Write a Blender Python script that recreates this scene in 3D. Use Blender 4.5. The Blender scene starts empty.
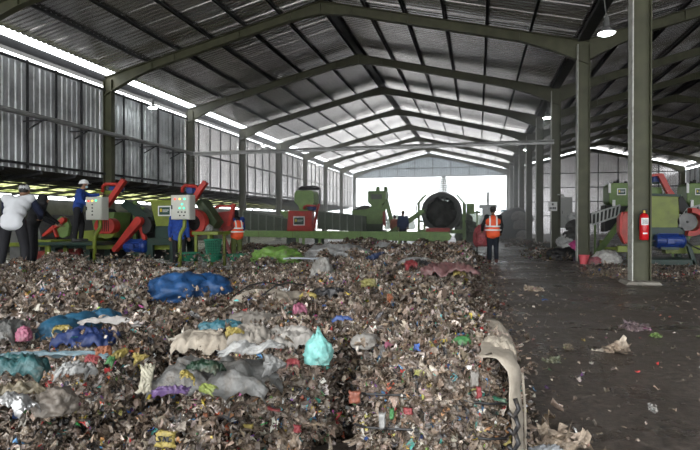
import bpy, bmesh, math, random
import numpy as np
from mathutils import Vector, noise, Matrix

random.seed(7)
rng = np.random.default_rng(11)
COL = bpy.context.scene.collection
F = 530.0
TH = math.atan((478 - 350) / F)
CT, ST = math.cos(TH), math.sin(TH)
CAMZ = 1.25
HV = 222.0

# ---------------------------------------------------------------- measuring
def at(u, v, zc):
    xc = (u - 350) / F * zc
    return Vector((xc * CT - zc * ST, xc * ST + zc * CT, CAMZ + (HV - v) / F * zc))
def at_height(u, v, z):
    zc = F * (CAMZ - z) / (v - HV)
    return at(u, v, zc)
def on_plane(u, v, y):
    zc = y / (CT + ST * (u - 350) / F)
    return at(u, v, zc)

# ---------------------------------------------------------------- materials
MATS = {}
def mat(name, col, rough=0.6, metal=0.0, var=0.25, scale=6.0, bump=0.0, emit=None, estr=0.0,
        stain=None, stain_amt=0.5, stain_scale=2.5, spec=0.5, trans=0.0):
    if name in MATS: return MATS[name]
    m = bpy.data.materials.new(name); m.use_nodes = True
    nt = m.node_tree; b = nt.nodes['Principled BSDF']
    tc = nt.nodes.new('ShaderNodeTexCoord')
    n = nt.nodes.new('ShaderNodeTexNoise'); n.inputs['Scale'].default_value = scale
    n.inputs['Detail'].default_value = 6; nt.links.new(tc.outputs['Object'], n.inputs['Vector'])
    r = nt.nodes.new('ShaderNodeValToRGB')
    r.color_ramp.elements[0].position = 0.3; r.color_ramp.elements[1].position = 0.7
    lo = [c * (1 - var) for c in col]; hi = [min(1, c * (1 + var)) for c in col]
    r.color_ramp.elements[0].color = (*lo, 1); r.color_ramp.elements[1].color = (*hi, 1)
    nt.links.new(n.outputs['Fac'], r.inputs['Fac'])
    out = r.outputs['Color']
    if stain:
        n2 = nt.nodes.new('ShaderNodeTexNoise'); n2.inputs['Scale'].default_value = stain_scale
        n2.inputs['Detail'].default_value = 9; n2.inputs['Roughness'].default_value = 0.7
        nt.links.new(tc.outputs['Object'], n2.inputs['Vector'])
        r2 = nt.nodes.new('ShaderNodeValToRGB')
        r2.color_ramp.elements[0].position = 0.5; r2.color_ramp.elements[1].position = 0.68
        r2.color_ramp.elements[0].color = (0, 0, 0, 1); r2.color_ramp.elements[1].color = (stain_amt,) * 3 + (1,)
        nt.links.new(n2.outputs['Fac'], r2.inputs['Fac'])
        mx = nt.nodes.new('ShaderNodeMix'); mx.data_type = 'RGBA'
        nt.links.new(r2.outputs['Color'], mx.inputs[0]); nt.links.new(out, mx.inputs[6])
        mx.inputs[7].default_value = (*stain, 1); out = mx.outputs[2]
    nt.links.new(out, b.inputs['Base Color'])
    b.inputs['Roughness'].default_value = rough; b.inputs['Metallic'].default_value = metal
    b.inputs['Specular IOR Level'].default_value = spec
    if trans: b.inputs['Transmission Weight'].default_value = trans
    if bump:
        bp = nt.nodes.new('ShaderNodeBump'); bp.inputs['Strength'].default_value = bump
        bp.inputs['Distance'].default_value = 0.03
        nt.links.new(n.outputs['Fac'], bp.inputs['Height']); nt.links.new(bp.outputs['Normal'], b.inputs['Normal'])
    if emit:
        b.inputs['Emission Color'].default_value = (*emit, 1); b.inputs['Emission Strength'].default_value = estr
    MATS[name] = m
    return m

def attr_mat(name, rough=0.4, dirt=(0.10, 0.085, 0.07), dirt_amt=0.5, scale=14):
    if name in MATS: return MATS[name]
    m = bpy.data.materials.new(name); m.use_nodes = True
    nt = m.node_tree; b = nt.nodes['Principled BSDF']
    a = nt.nodes.new('ShaderNodeAttribute'); a.attribute_name = 'Col'
    tc = nt.nodes.new('ShaderNodeTexCoord')
    n = nt.nodes.new('ShaderNodeTexNoise'); n.inputs['Scale'].default_value = scale; n.inputs['Detail'].default_value = 7
    n.inputs['Roughness'].default_value = 0.7
    nt.links.new(tc.outputs['Object'], n.inputs['Vector'])
    r = nt.nodes.new('ShaderNodeValToRGB'); r.color_ramp.elements[0].position = 0.45; r.color_ramp.elements[1].position = 0.66
    r.color_ramp.elements[0].color = (0, 0, 0, 1); r.color_ramp.elements[1].color = (dirt_amt,) * 3 + (1,)
    nt.links.new(n.outputs['Fac'], r.inputs['Fac'])
    mx = nt.nodes.new('ShaderNodeMix'); mx.data_type = 'RGBA'
    nt.links.new(r.outputs['Color'], mx.inputs[0]); nt.links.new(a.outputs['Color'], mx.inputs[6])
    mx.inputs[7].default_value = (*dirt, 1)
    nt.links.new(mx.outputs[2], b.inputs['Base Color'])
    b.inputs['Roughness'].default_value = rough
    b.inputs['Specular IOR Level'].default_value = 0.85
    nb = nt.nodes.new('ShaderNodeTexNoise'); nb.inputs['Scale'].default_value = 55; nb.inputs['Detail'].default_value = 4; nb.inputs['Distortion'].default_value = 1.2
    nt.links.new(tc.outputs['Object'], nb.inputs['Vector'])
    bp = nt.nodes.new('ShaderNodeBump'); bp.inputs['Strength'].default_value = 0.9; bp.inputs['Distance'].default_value = 0.012
    nt.links.new(nb.outputs['Fac'], bp.inputs['Height']); nt.links.new(bp.outputs['Normal'], b.inputs['Normal'])
    MATS[name] = m
    return m

OLIVE = mat('olive_steel_paint', (0.068, 0.069, 0.036), 0.6, 0.0, 0.2, 3, stain=(0.07, 0.06, 0.04), stain_amt=0.5)
PALE = mat('pale_flange_paint', (0.52, 0.52, 0.47), 0.6, 0, 0.1, 5, stain=(0.2, 0.17, 0.12), stain_amt=0.7, stain_scale=6)
DARKST = mat('dark_purlin_steel', (0.03, 0.03, 0.032), 0.55, 0.3, 0.25, 4)
GIRT = mat('grey_girt_steel', (0.05, 0.05, 0.052), 0.5, 0.3, 0.25, 4)
ROOF = mat('zinc_roof_sheet', (0.60, 0.58, 0.58), 0.24, 0.92, 0.12, 0.6, stain=(0.45, 0.42, 0.42), stain_amt=0.5, stain_scale=0.9)
WALLM = mat('zinc_wall_sheet', (0.62, 0.63, 0.64), 0.48, 0.4, 0.25, 0.9, stain=(0.2, 0.2, 0.21), stain_amt=0.6, stain_scale=1.4)
GABLE = mat('blue_grey_gable_sheet', (0.36, 0.40, 0.43), 0.5, 0.3, 0.12, 1.0)
PIPE = mat('galvanised_pipe', (0.36, 0.36, 0.35), 0.45, 0.4, 0.2, 3)
BLOCK = mat('grey_block_wall', (0.09, 0.09, 0.087), 0.9, 0, 0.25, 2, stain=(0.05, 0.05, 0.045), stain_amt=0.6)
CONC = mat('footing_concrete', (0.24, 0.22, 0.19), 0.9, 0, 0.2, 8, bump=0.3)
LIME = mat('lime_machine_paint', (0.165, 0.205, 0.022), 0.45, 0, 0.15, 4, stain=(0.08, 0.08, 0.03), stain_amt=0.5)
MIDG = mat('mid_green_machine_paint', (0.125, 0.20, 0.055), 0.5, 0, 0.18, 4, stain=(0.07, 0.08, 0.04), stain_amt=0.5)
FARG = mat('hazed_mid_green_paint', (0.21, 0.34, 0.10), 0.5, 0, 0.15, 4, stain=(0.1, 0.13, 0.06), stain_amt=0.4)  # mid green made paler for far machines, haze put into the colour
DKG = mat('dark_green_machine_paint', (0.008, 0.032, 0.022), 0.45, 0, 0.25, 4, stain=(0.03, 0.03, 0.02), stain_amt=0.5)
RED = mat('red_guard_paint', (0.42, 0.028, 0.018), 0.45, 0, 0.2, 4, stain=(0.12, 0.03, 0.02), stain_amt=0.5)
DKRED = mat('dull_red_paint', (0.25, 0.035, 0.03), 0.6, 0, 0.25, 5)
BLUE = mat('blue_motor_paint', (0.012, 0.04, 0.2), 0.4, 0, 0.2, 4)
BLACK = mat('black_rubber', (0.012, 0.012, 0.012), 0.6, 0, 0.2, 5)
GREYM = mat('dull_grey_metal', (0.14, 0.14, 0.135), 0.5, 0.3, 0.25, 5)
CAB = mat('cream_cabinet_paint', (0.50, 0.50, 0.44), 0.45, 0, 0.06, 3)
WHITE = mat('white_plastic', (0.75, 0.75, 0.73), 0.45, 0, 0.05, 3)
HELM = mat('white_helmet_shell', (0.8, 0.8, 0.8), 0.3, 0, 0.03, 3)
EXTR = mat('extinguisher_red', (0.55, 0.01, 0.015), 0.25, 0, 0.08, 3)
BRASS = mat('brass_valve', (0.5, 0.33, 0.08), 0.4, 0.8, 0.1, 3)
BIN = mat('green_basket_plastic', (0.01, 0.13, 0.07), 0.5, 0, 0.2, 6)
PANEL_GREEN = mat('sign_dark_green', (0.01, 0.05, 0.035), 0.4, 0, 0.05, 3)
YEL = mat('sign_yellow', (0.6, 0.45, 0.03), 0.5, 0, 0.05, 3)
SKIN = mat('skin_tone', (0.28, 0.15, 0.09), 0.55, 0, 0.08, 5)
CREAM_CANVAS = mat('dirty_canvas', (0.33, 0.29, 0.235), 0.85, 0, 0.25, 9, stain=(0.16, 0.13, 0.1), stain_amt=0.7, stain_scale=5, bump=0.4)
STRAPM = mat('black_strap', (0.01, 0.01, 0.011), 0.5, 0, 0.1, 5)
LEAF = mat('conifer_needles', (0.03, 0.06, 0.025), 0.8, 0, 0.4, 3)
BARK = mat('bark', (0.07, 0.05, 0.035), 0.9, 0, 0.3, 3)
WASTE_BODY = mat('packed_waste', (0.075, 0.062, 0.05), 0.85, 0, 0.5, 22, stain=(0.16, 0.14, 0.12), stain_amt=0.6, stain_scale=18, bump=1.0)
SCRAP = attr_mat('plastic_scrap', 0.22, (0.07, 0.055, 0.042), 0.7, 22)
LITTER = attr_mat('floor_scrap', 0.6, (0.06, 0.05, 0.04), 0.7)
def cloth(name, col, rough=0.85):
    return mat(name, tuple(.75*c for c in col) if min(col)>.2 else col, rough, 0, 0.25, 14, stain=tuple(c * 0.45+.02 for c in col), stain_amt=0.6, stain_scale=9, bump=0.4)
def film(name, col, rough=0.4):
    g = sum(col) / 3; c2 = tuple(0.5 * (0.8 * c + 0.2 * g) for c in col)
    return mat(name, c2, rough + 0.08, 0, 0.3, 22, stain=(0.11, 0.09, 0.07), stain_amt=0.75, stain_scale=13, bump=0.5)

# lean-to translucent sheet
tm = bpy.data.materials.new('translucent_yellow_sheet'); tm.use_nodes = True
nt = tm.node_tree; nt.nodes.clear()
o_ = nt.nodes.new('ShaderNodeOutputMaterial'); t_ = nt.nodes.new('ShaderNodeBsdfTranslucent'); d_ = nt.nodes.new('ShaderNodeBsdfDiffuse')
wv = nt.nodes.new('ShaderNodeTexNoise'); tcn = nt.nodes.new('ShaderNodeTexCoord'); wv.inputs['Scale'].default_value = 3
rr = nt.nodes.new('ShaderNodeValToRGB'); rr.color_ramp.elements[0].color = (0.10, 0.12, 0.03, 1); rr.color_ramp.elements[1].color = (0.5, 0.5, 0.25, 1)
rr.color_ramp.elements[0].position = 0.4; rr.color_ramp.elements[1].position = 0.6
nt.links.new(tcn.outputs['Object'], wv.inputs['Vector']); nt.links.new(wv.outputs['Fac'], rr.inputs['Fac'])
nt.links.new(rr.outputs['Color'], t_.inputs['Color']); d_.inputs['Color'].default_value = (0.2, 0.2, 0.1, 1)
ms = nt.nodes.new('ShaderNodeMixShader'); ms.inputs[0].default_value = 0.8
nt.links.new(d_.outputs[0], ms.inputs[1]); nt.links.new(t_.outputs[0], ms.inputs[2]); nt.links.new(ms.outputs[0], o_.inputs[0])
TRANSL = tm

# floor material: dark trodden wet earth on concrete
fm = bpy.data.materials.new('trodden_dirt_floor'); fm.use_nodes = True
nt = fm.node_tree; b = nt.nodes['Principled BSDF']; tc = nt.nodes.new('ShaderNodeTexCoord')
n1 = nt.nodes.new('ShaderNodeTexNoise'); n1.inputs['Scale'].default_value = 0.7; n1.inputs['Detail'].default_value = 10; n1.inputs['Roughness'].default_value = 0.65
n2 = nt.nodes.new('ShaderNodeTexNoise'); n2.inputs['Scale'].default_value = 16; n2.inputs['Detail'].default_value = 8; n2.inputs['Roughness'].default_value = 0.75
n3 = nt.nodes.new('ShaderNodeTexVoronoi'); n3.inputs['Scale'].default_value = 17
for n in (n1, n2, n3): nt.links.new(tc.outputs['Object'], n.inputs['Vector'])
r1 = nt.nodes.new('ShaderNodeValToRGB'); r1.color_ramp.elements[0].position = 0.35; r1.color_ramp.elements[1].position = 0.68
r1.color_ramp.elements[0].color = (0.05, 0.043, 0.038, 1); r1.color_ramp.elements[1].color = (0.15, 0.132, 0.12, 1)
r2 = nt.nodes.new('ShaderNodeValToRGB'); r2.color_ramp.elements[0].position = 0.4; r2.color_ramp.elements[1].position = 0.62
r2.color_ramp.elements[0].color = (0.30, 0.28, 0.26, 1); r2.color_ramp.elements[1].color = (1.25, 1.17, 1.1, 1)
nt.links.new(n1.outputs['Fac'], r1.inputs['Fac']); nt.links.new(n2.outputs['Fac'], r2.inputs['Fac'])
mx = nt.nodes.new('ShaderNodeMix'); mx.data_type = 'RGBA'; mx.blend_type = 'MULTIPLY'; mx.inputs[0].default_value = 1
nt.links.new(r1.outputs['Color'], mx.inputs[6]); nt.links.new(r2.outputs['Color'], mx.inputs[7])
r3 = nt.nodes.new('ShaderNodeValToRGB'); r3.color_ramp.elements[0].position = 0.06; r3.color_ramp.elements[1].position = 0.1
r3.color_ramp.elements[0].color = (1, 1, 1, 1); r3.color_ramp.elements[1].color = (0, 0, 0, 1)
nt.links.new(n3.outputs['Distance'], r3.inputs['Fac'])
mm = nt.nodes.new('ShaderNodeMix'); mm.data_type = 'RGBA'
sc_ = nt.nodes.new('ShaderNodeMath'); sc_.operation = 'MULTIPLY'; sc_.inputs[1].default_value = 0.55
nt.links.new(r3.outputs['Color'], sc_.inputs[0]); nt.links.new(sc_.outputs[0], mm.inputs[0])
nt.links.new(mx.outputs[2], mm.inputs[6]); mm.inputs[7].default_value = (0.14, 0.13, 0.12, 1)
nt.links.new(mm.outputs[2], b.inputs['Base Color'])
rg = nt.nodes.new('ShaderNodeMapRange'); rg.inputs[1].default_value = 0.35; rg.inputs[2].default_value = 0.65
rg.inputs[3].default_value = 0.15; rg.inputs[4].default_value = 0.6
nt.links.new(n1.outputs['Fac'], rg.inputs[0]); nt.links.new(rg.outputs[0], b.inputs['Roughness'])
bp = nt.nodes.new('ShaderNodeBump'); bp.inputs['Strength'].default_value = 0.8; bp.inputs['Distance'].default_value = 0.02
nt.links.new(n2.outputs['Fac'], bp.inputs['Height']); nt.links.new(bp.outputs['Normal'], b.inputs['Normal'])
FLOOR = fm

# ---------------------------------------------------------------- mesh building
class MB:
    def __init__(s): s.v = []; s.f = []
    def box(s, x0, x1, y0, y1, z0, z1):
        n = len(s.v)
        s.v += [(x0,y0,z0),(x1,y0,z0),(x1,y1,z0),(x0,y1,z0),(x0,y0,z1),(x1,y0,z1),(x1,y1,z1),(x0,y1,z1)]
        s.f += [tuple(n+i for i in q) for q in ((0,3,2,1),(4,5,6,7),(0,1,5,4),(1,2,6,5),(2,3,7,6),(3,0,4,7))]
        return s
    def prism_y(s, pts, y0, y1):            # pts (x,z) outline, extruded along Y
        a = sum(pts[i][0]*pts[(i+1)%len(pts)][1]-pts[(i+1)%len(pts)][0]*pts[i][1] for i in range(len(pts)))
        if a < 0: pts = pts[::-1]
        n = len(s.v); k = len(pts)
        s.v += [(p[0], y0, p[1]) for p in pts] + [(p[0], y1, p[1]) for p in pts]
        s.f.append(tuple(n+i for i in range(k))); s.f.append(tuple(n+k+i for i in range(k-1,-1,-1)))
        for i in range(k):
            j = (i+1)%k; s.f.append((n+i, n+k+i, n+k+j, n+j))
        return s
    def bar(s, a, b, w, h, up=(0,0,1)):     # rectangular bar
        a = Vector(a); b = Vector(b); d = (b-a).normalized(); up = Vector(up)
        sd = d.cross(up)
        if sd.length < 1e-4: sd = d.cross(Vector((0,1,0)))
        sd.normalize(); u2 = sd.cross(d)
        n = len(s.v)
        for p in (a, b):
            for q, r in ((-1,-1),(1,-1),(1,1),(-1,1)): s.v.append(tuple(p + sd*q*w/2 + u2*r*h/2))
        s.f += [tuple(n+i for i in q) for q in ((0,1,2,3),(7,6,5,4),(0,4,5,1),(1,5,6,2),(2,6,7,3),(3,7,4,0))]
        return s
    def tube(s, pts, r, seg=10, caps=True):
        pts = [Vector(p) for p in pts]; rs = r if isinstance(r, (list, tuple)) else [r]*len(pts)
        n = len(s.v); prev = None
        for i, p in enumerate(pts):
            t = (pts[min(i+1,len(pts)-1)] - pts[max(i-1,0)])
            if t.length < 1e-9: t = Vector((0,0,1))
            t.normalize()
            if prev is None:
                ref = Vector((0,0,1)) if abs(t.z) < 0.9 else Vector((1,0,0))
                sd = t.cross(ref).normalized()
            else:
                sd = (prev - t*prev.dot(t)).normalized()
            prev = sd; u = t.cross(sd)
            for k in range(seg):
                a = 2*math.pi*k/seg
                s.v.append(tuple(p + (sd*math.cos(a)+u*math.sin(a))*rs[i]))
        for i in range(len(pts)-1):
            for k in range(seg):
                k2 = (k+1)%seg
                s.f.append((n+i*seg+k, n+i*seg+k2, n+(i+1)*seg+k2, n+(i+1)*seg+k))
        if caps:
            s.f.append(tuple(n+k for k in range(seg-1,-1,-1)))
            s.f.append(tuple(n+(len(pts)-1)*seg+k for k in range(seg)))
        return s
    def ellipsoid(s, c, r, seg=14, rings=9):
        n = len(s.v)
        for i in range(rings+1):
            ph = math.pi*i/rings
            for k in range(seg):
                a = 2*math.pi*k/seg
                s.v.append((c[0]+r[0]*math.sin(ph)*math.cos(a), c[1]+r[1]*math.sin(ph)*math.sin(a), c[2]+r[2]*math.cos(ph)))
        for i in range(rings):
            for k in range(seg):
                k2=(k+1)%seg; s.f.append((n+i*seg+k, n+(i+1)*seg+k, n+(i+1)*seg+k2, n+i*seg+k2))
        return s
    def ring(s, c, ro, ri, y0, y1, seg=28, a0=0.0, a1=2*math.pi):   # annulus in XZ, thick along Y
        n = len(s.v); full = abs(a1-a0-2*math.pi) < 1e-6; cnt = seg if full else seg+1
        for k in range(cnt):
            a = a0+(a1-a0)*k/seg; ca, sa = math.cos(a), math.sin(a)
            for (r, y) in ((ro,y0),(ri,y0),(ri,y1),(ro,y1)): s.v.append((c[0]+r*ca, y, c[1]+r*sa))
        for k in range(seg):
            a = n+4*k; b = n+4*((k+1)%cnt)
            for j in range(4): s.f.append((a+j, b+j, b+(j+1)%4, a+(j+1)%4))
        if not full:
            s.f.append((n,n+1,n+2,n+3)); q=n+4*seg; s.f.append((q+3,q+2,q+1,q))
        return s
    def build(s, name, m, parent=None, smooth=False, bevel=0.0, origin=None):
        me = bpy.data.meshes.new(name)
        vs = s.v
        if parent is not None and origin is None: origin = parent['_o'] if '_o' in parent else (0,0,0)
        if parent is None and origin is None:
            xs=[p[0] for p in vs]; ys=[p[1] for p in vs]; zs=[p[2] for p in vs]
            origin=((min(xs)+max(xs))/2,(min(ys)+max(ys))/2,min(zs))
        ox,oy,oz = origin
        me.from_pydata([(x-ox,y-oy,z-oz) for x,y,z in vs], [], s.f); me.validate()
        bm = bmesh.new(); bm.from_mesh(me); bmesh.ops.recalc_face_normals(bm, faces=bm.faces); bm.to_mesh(me); bm.free()
        if smooth: me.polygons.foreach_set('use_smooth', [True]*len(me.polygons))
        me.materials.append(m)
        o = bpy.data.objects.new(name, me); COL.objects.link(o)
        if parent is None: o.location = origin; o['_o'] = list(origin)
        else: o.parent = parent; o['_o'] = list(origin)
        if bevel:
            bv = o.modifiers.new('bevel','BEVEL'); bv.width = bevel; bv.segments = 2; bv.limit_method='ANGLE'; bv.angle_limit=0.6
        return o

def tag(o, label=None, cat=None, group=None, kind=None):
    if label: o['label'] = label
    if cat: o['category'] = cat
    if group: o['group'] = group
    if kind: o['kind'] = kind
    return o
def empty(name, loc, label, cat, group=None):
    e = bpy.data.objects.new(name, None); COL.objects.link(e); e.location = loc; e['_o'] = list(loc)
    e.empty_display_size = 0.1
    return tag(e, label, cat, group)
def copy_tree(o, parent=None):
    c = o.copy(); COL.objects.link(c)
    if parent is not None: c.parent = parent
    for ch in o.children: copy_tree(ch, c)
    return c
ORD = ['nearest','second','third','fourth','fifth','sixth','seventh','eighth','ninth','tenth','eleventh','twelfth','thirteenth']

# ---------------------------------------------------------------- building shell
XL, XR = -13.75, 3.0            # inner flanges of the left nave
XRC, XRR = 3.38, 19.9           # right nave
EZ, RZ = 6.85, 8.95
YF = [11.7 + 6*k for k in range(-3, 9)]      # frame lines
Y0B, Y1B = YF[0]-0.2, YF[-1]+0.3
naves = [(XL-0.35, XR+0.38, 'left'), (XR, XRR+0.35, 'right')]
def top(x, x0, x1):
    mid=(x0+x1)/2; h=(x1-x0)/2
    return RZ - abs(x-mid)/h*(RZ-EZ)

m = MB(); m.box(-18.9, 20.4, -7, 60.3, -0.3, 0)
tag(m.build('floor', FLOOR, origin=(0,0,0)), kind='structure')

GND = mat('pale_yard_concrete', (0.75, 0.72, 0.68), 0.9, 0, 0.12, 0.4, stain=(0.5, 0.47, 0.42), stain_amt=0.5, stain_scale=0.3)
m = MB(); m.box(-90, 90, 60.3, 220, -0.3, -0.02).box(-90, 90, -80, -7, -0.3, -0.02).box(-90, -19.0, -7, 60.3, -0.3, -0.02).box(20.4, 90, -7, 60.3, -0.3, -0.02)
tag(m.build('floor_yard', GND, origin=(0,0,0)), kind='structure')

def corrugate_line(t0, t1, pitch, amp, big=0):
    out=[]; n=int((t1-t0)/pitch)
    for i in range(n):
        a=t0+i*pitch; A=amp*(1.6 if big and i%big==0 else 1)
        out += [(a,0),(a+pitch*0.55,0),(a+pitch*0.66,A),(a+pitch*0.89,A)]
    out.append((t0+n*pitch,0))
    return out
def roof_sheet(name, xa, za, xb, zb):
    line = corrugate_line(Y0B, Y1B, 0.2, 0.028, 5)
    m = MB(); segs=5; nx=(zb-za); L=math.hypot(xb-xa, zb-za)
    for i,(y,d) in enumerate(line):
        for k in range(segs+1):
            t=k/segs
            m.v.append((xa+(xb-xa)*t, y, za+(zb-za)*t - 0.0 + d))
    for i in range(len(line)-1):
        for k in range(segs):
            a=i*(segs+1)+k; m.f.append((a,a+1,a+segs+2,a+segs+1))
    return m
SH = 0.2
def added_light_sheet(f):       # zinc sheet with translucency added to brighten far roof and walls
    m = ROOF.copy(); m.name = 'zinc_sheet_added_light'; n_ = m.node_tree
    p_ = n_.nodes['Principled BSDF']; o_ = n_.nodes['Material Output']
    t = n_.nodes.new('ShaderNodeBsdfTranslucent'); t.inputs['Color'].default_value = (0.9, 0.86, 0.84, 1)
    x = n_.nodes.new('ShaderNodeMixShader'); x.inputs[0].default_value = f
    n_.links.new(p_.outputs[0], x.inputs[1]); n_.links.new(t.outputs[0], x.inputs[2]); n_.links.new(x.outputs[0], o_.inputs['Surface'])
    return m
for (x0,x1,side) in naves:
    mid=(x0+x1)/2
    m = MB()
    ia = x0+0.24 if side=='left' else x0-0.05
    ib = x1-0.24 if side=='right' else x1+0.05
    a = roof_sheet('c', ia, top(ia,x0,x1)+SH, mid, RZ+SH)
    b2 = roof_sheet('c', ib, top(ib,x0,x1)+SH, mid, RZ+SH)
    n=len(a.v); m.v=a.v+b2.v; m.f=a.f+[tuple(n+i for i in f) for f in b2.f]
    ceil = tag(m.build('ceiling_'+side, ROOF, origin=(0,0,0)), kind='structure')
    if side == 'left':
        for fac in (0.07, 0.24, 0.46): ceil.data.materials.append(added_light_sheet(fac))  # rear bays: added translucency in steps, brighter towards the far end
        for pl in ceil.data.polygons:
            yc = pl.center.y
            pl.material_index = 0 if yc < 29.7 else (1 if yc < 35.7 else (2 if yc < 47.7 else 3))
    # purlins under the sheet: parts of the roof
    h=(x1-x0)/2
    for sgn in (-1,1):
        for j in range(7):
            x = mid + sgn*(0.18 + j*1.36)
            if abs(x-mid) > h-0.6: continue
            z = top(x,x0,x1)
            p = MB().box(x-0.02, x+0.02, Y0B+0.1, Y1B-0.1, z+0.09, z+SH-0.015)
            p.box(x-0.035, x+0.045, Y0B+0.1, Y1B-0.1, z+.09, z+0.102)
            p.build('purlin', DARKST, ceil)
    MB().box(mid-0.12, mid+0.12, Y0B, Y1B, RZ+SH-0.11, RZ+SH-0.03).build('ridge_cap', DARKST, ceil)

# frames
def column(x_in, x_out, y, ztop, label, pale=False):
    e = empty('steel_column', ((x_in+x_out)/2, y, 0), label, 'column')
    w = MB().box(min(x_in,x_out)+0.012, max(x_in,x_out)-0.012, y+0.10, y+0.125, 0.03, ztop)
    for zz in (0.6,): pass
    w.build('web', OLIVE, e)
    f1 = MB().box(x_in-0.012, x_in+0.012, y-(.1 if pale else 0), y+0.22, 0.03, ztop).build('flange', PALE if pale else OLIVE, e, bevel=0.003)
    if pale: f1['label']='pale painted flange facing the hall'
    MB().box(x_out-0.012, x_out+0.012, y, y+0.22, 0.03, ztop).build('flange', OLIVE, e, bevel=0.003)
    MB().box(min(x_in,x_out)-0.05, max(x_in,x_out)+0.05, y-0.05, y+0.27, 0.0, 0.03).build('base_plate', GREYM, e)
    return e
for k,y in enumerate(YF):
    kk=k-2
    nm = {1:'first'}.get(kk, None)
    if kk>=1:
        rl='olive green steel column of the middle row, %s from the camera' % ORD[kk-1]
        if kk==1: rl='tall olive steel column nearest the camera, carrying the fire extinguisher'
        if kk==2: rl='olive steel column of the middle row beside the pink bucket'
        if kk==3: rl='steel column of the middle row with a small white sign and tall grey box'
        ll='olive steel column standing along the left wall, %s counted from the left' % (ORD[kk-2] if kk>2 else 'first')
        if kk==1: ll='steel column of the left wall just outside the left picture edge'
        rr_='steel column along the right-hand nave wall, %s from the camera' % ORD[kk-1]
    else:
        rl='steel column of the middle row behind the camera, bay %s' % ORD[k]
        ll='steel column of the left wall behind the camera, bay %s' % ORD[k]
        rr_='steel column of the right wall behind the camera, bay %s' % ORD[k]
    column(XR, XR+0.36, y, EZ-0.1, rl, True)
    column(XL, XL-0.34, y, EZ-0.1, ll)
    column(XRR, XRR+0.34, y, EZ-0.1, rr_)
    for (x0,x1,side) in naves:
        mid=(x0+x1)/2; h=(x1-x0)/2
        def dep(x):
            e=min(x-x0, x1-x); d=0.31
            if e<1.7: d += (1.7-e)/1.7*0.40
            if abs(x-mid)<1.1: d += (1.1-abs(x-mid))/1.1*0.12
            return d
        xs=[x0+0.02, x0+0.37, x0+1.2, x0+2.1, mid-1.1, mid, mid+1.1, x1-2.1, x1-1.2, x1-0.37, x1-0.02]
        if side=='right': xs[0]=x0+0.36; xs[1]=x0+0.5
        if side=='left': pass
        up=[(x, top(x,x0,x1)-0.005) for x in xs]; dn=[(x, top(x,x0,x1)-dep(x)) for x in xs]
        lab='tapered green steel roof rafter pair spanning the %s nave, %s from the camera' % (side, ORD[max(kk-1,0)] if kk>=1 else 'overhead bay '+ORD[k])
        e=empty('roof_rafter', (mid,y+0.11,EZ), lab, 'beam')
        st=MB().prism_y(up+dn[::-1], y+0.10, y+0.122)
        fl=MB()
        for L in (up,dn):
            for i in range(len(L)-1):
                fl.bar((L[i][0],y+0.11,L[i][1]),(L[i+1][0],y+0.11,L[i+1][1]),0.2,0.018)
        fl.build('flange', OLIVE, e)
        for i in (3,4,5,6,7):
            for q in (0,):
                x=xs[i]; st.box(x-0.006,x+0.006,y+0.03,y+0.19,top(x,x0,x1)-dep(x),top(x,x0,x1)-0.01)
        for tt in (0.35,0.65):
            for s_ in (-1,1):
                x=mid+s_*h*tt; st.box(x-0.006,x+0.006,y+0.03,y+0.19,top(x,x0,x1)-dep(x),top(x,x0,x1)-0.01)
        st.build('web', OLIVE, e)

# corrugated left wall with studs and girts
def side_wall(name, x, y0, y1, z0, z1, m_, studs_side, parts=True):
    line=corrugate_line(y0,y1,0.24,0.024,4); m=MB(); n=2
    for (y,d) in line:
        m.v.append((x-studs_side*0-d*(-1), y, z0)); m.v.append((x+d, y, z1))
    for i in range(len(line)-1):
        a=2*i; m.f.append((a,a+1,a+3,a+2))
    w=tag(m.build(name, m_, origin=(0,0,0)), kind='structure')
    return w
wl=side_wall('wall_left', -14.22, Y0B, Y1B, 2.97, 6.48, WALLM, 1)
y=Y0B+0.3; i=0
while y<Y1B:
    if min(abs(y-q) for q in YF)>0.3:
        MB().box(-14.17,-14.11,y-0.03,y+0.03,2.97,6.48).build('stud', GIRT, wl)
    y+=1.2
wl.data.materials.append(added_light_sheet(0.10)); wl.data.materials.append(added_light_sheet(0.3))  # far wall bays brightened by the same added translucency
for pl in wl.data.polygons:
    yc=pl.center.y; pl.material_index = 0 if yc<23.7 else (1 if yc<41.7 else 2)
for z in (3.12, 6.38):
    MB().box(-14.11,-14.05,Y0B,Y1B,z-0.04,z+0.04).build('girt', GIRT, wl)
MB().box(-14.11,-14.05,YF[4],Y1B,4.72,4.80).build('girt', GIRT, wl)
MB().box(-14.5,-14.15,Y0B,Y1B,6.68,6.98).build('eaves_gutter', DARKST, wl)
wr=side_wall('wall_right', XRR+0.42, Y0B, Y1B, 0.0, 6.48, WALLM, -1)
y=Y0B+0.3
while y<Y1B:
    if min(abs(y-q) for q in YF)>0.3: MB().box(XRR+0.36,XRR+0.40,y-0.03,y+0.03,0.0,6.48).build('stud', GIRT, wr)
    y+=1.2
for z in (2.2,4.3, 6.4): MB().box(XRR+0.3,XRR+0.36,Y0B,Y1B,z-0.04,z+0.04).build('girt', GIRT, wr)
MB().box(XRR+0.45,XRR+0.8,Y0B,Y1B,6.73,6.98).build('eaves_gutter', DARKST, wr)
# valley gutter between naves
tag(MB().box(XR+0.02,XR+0.34,Y0B,Y1B,EZ+0.03,EZ+0.15).build('trim_1', DARKST), kind='structure')

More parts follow.
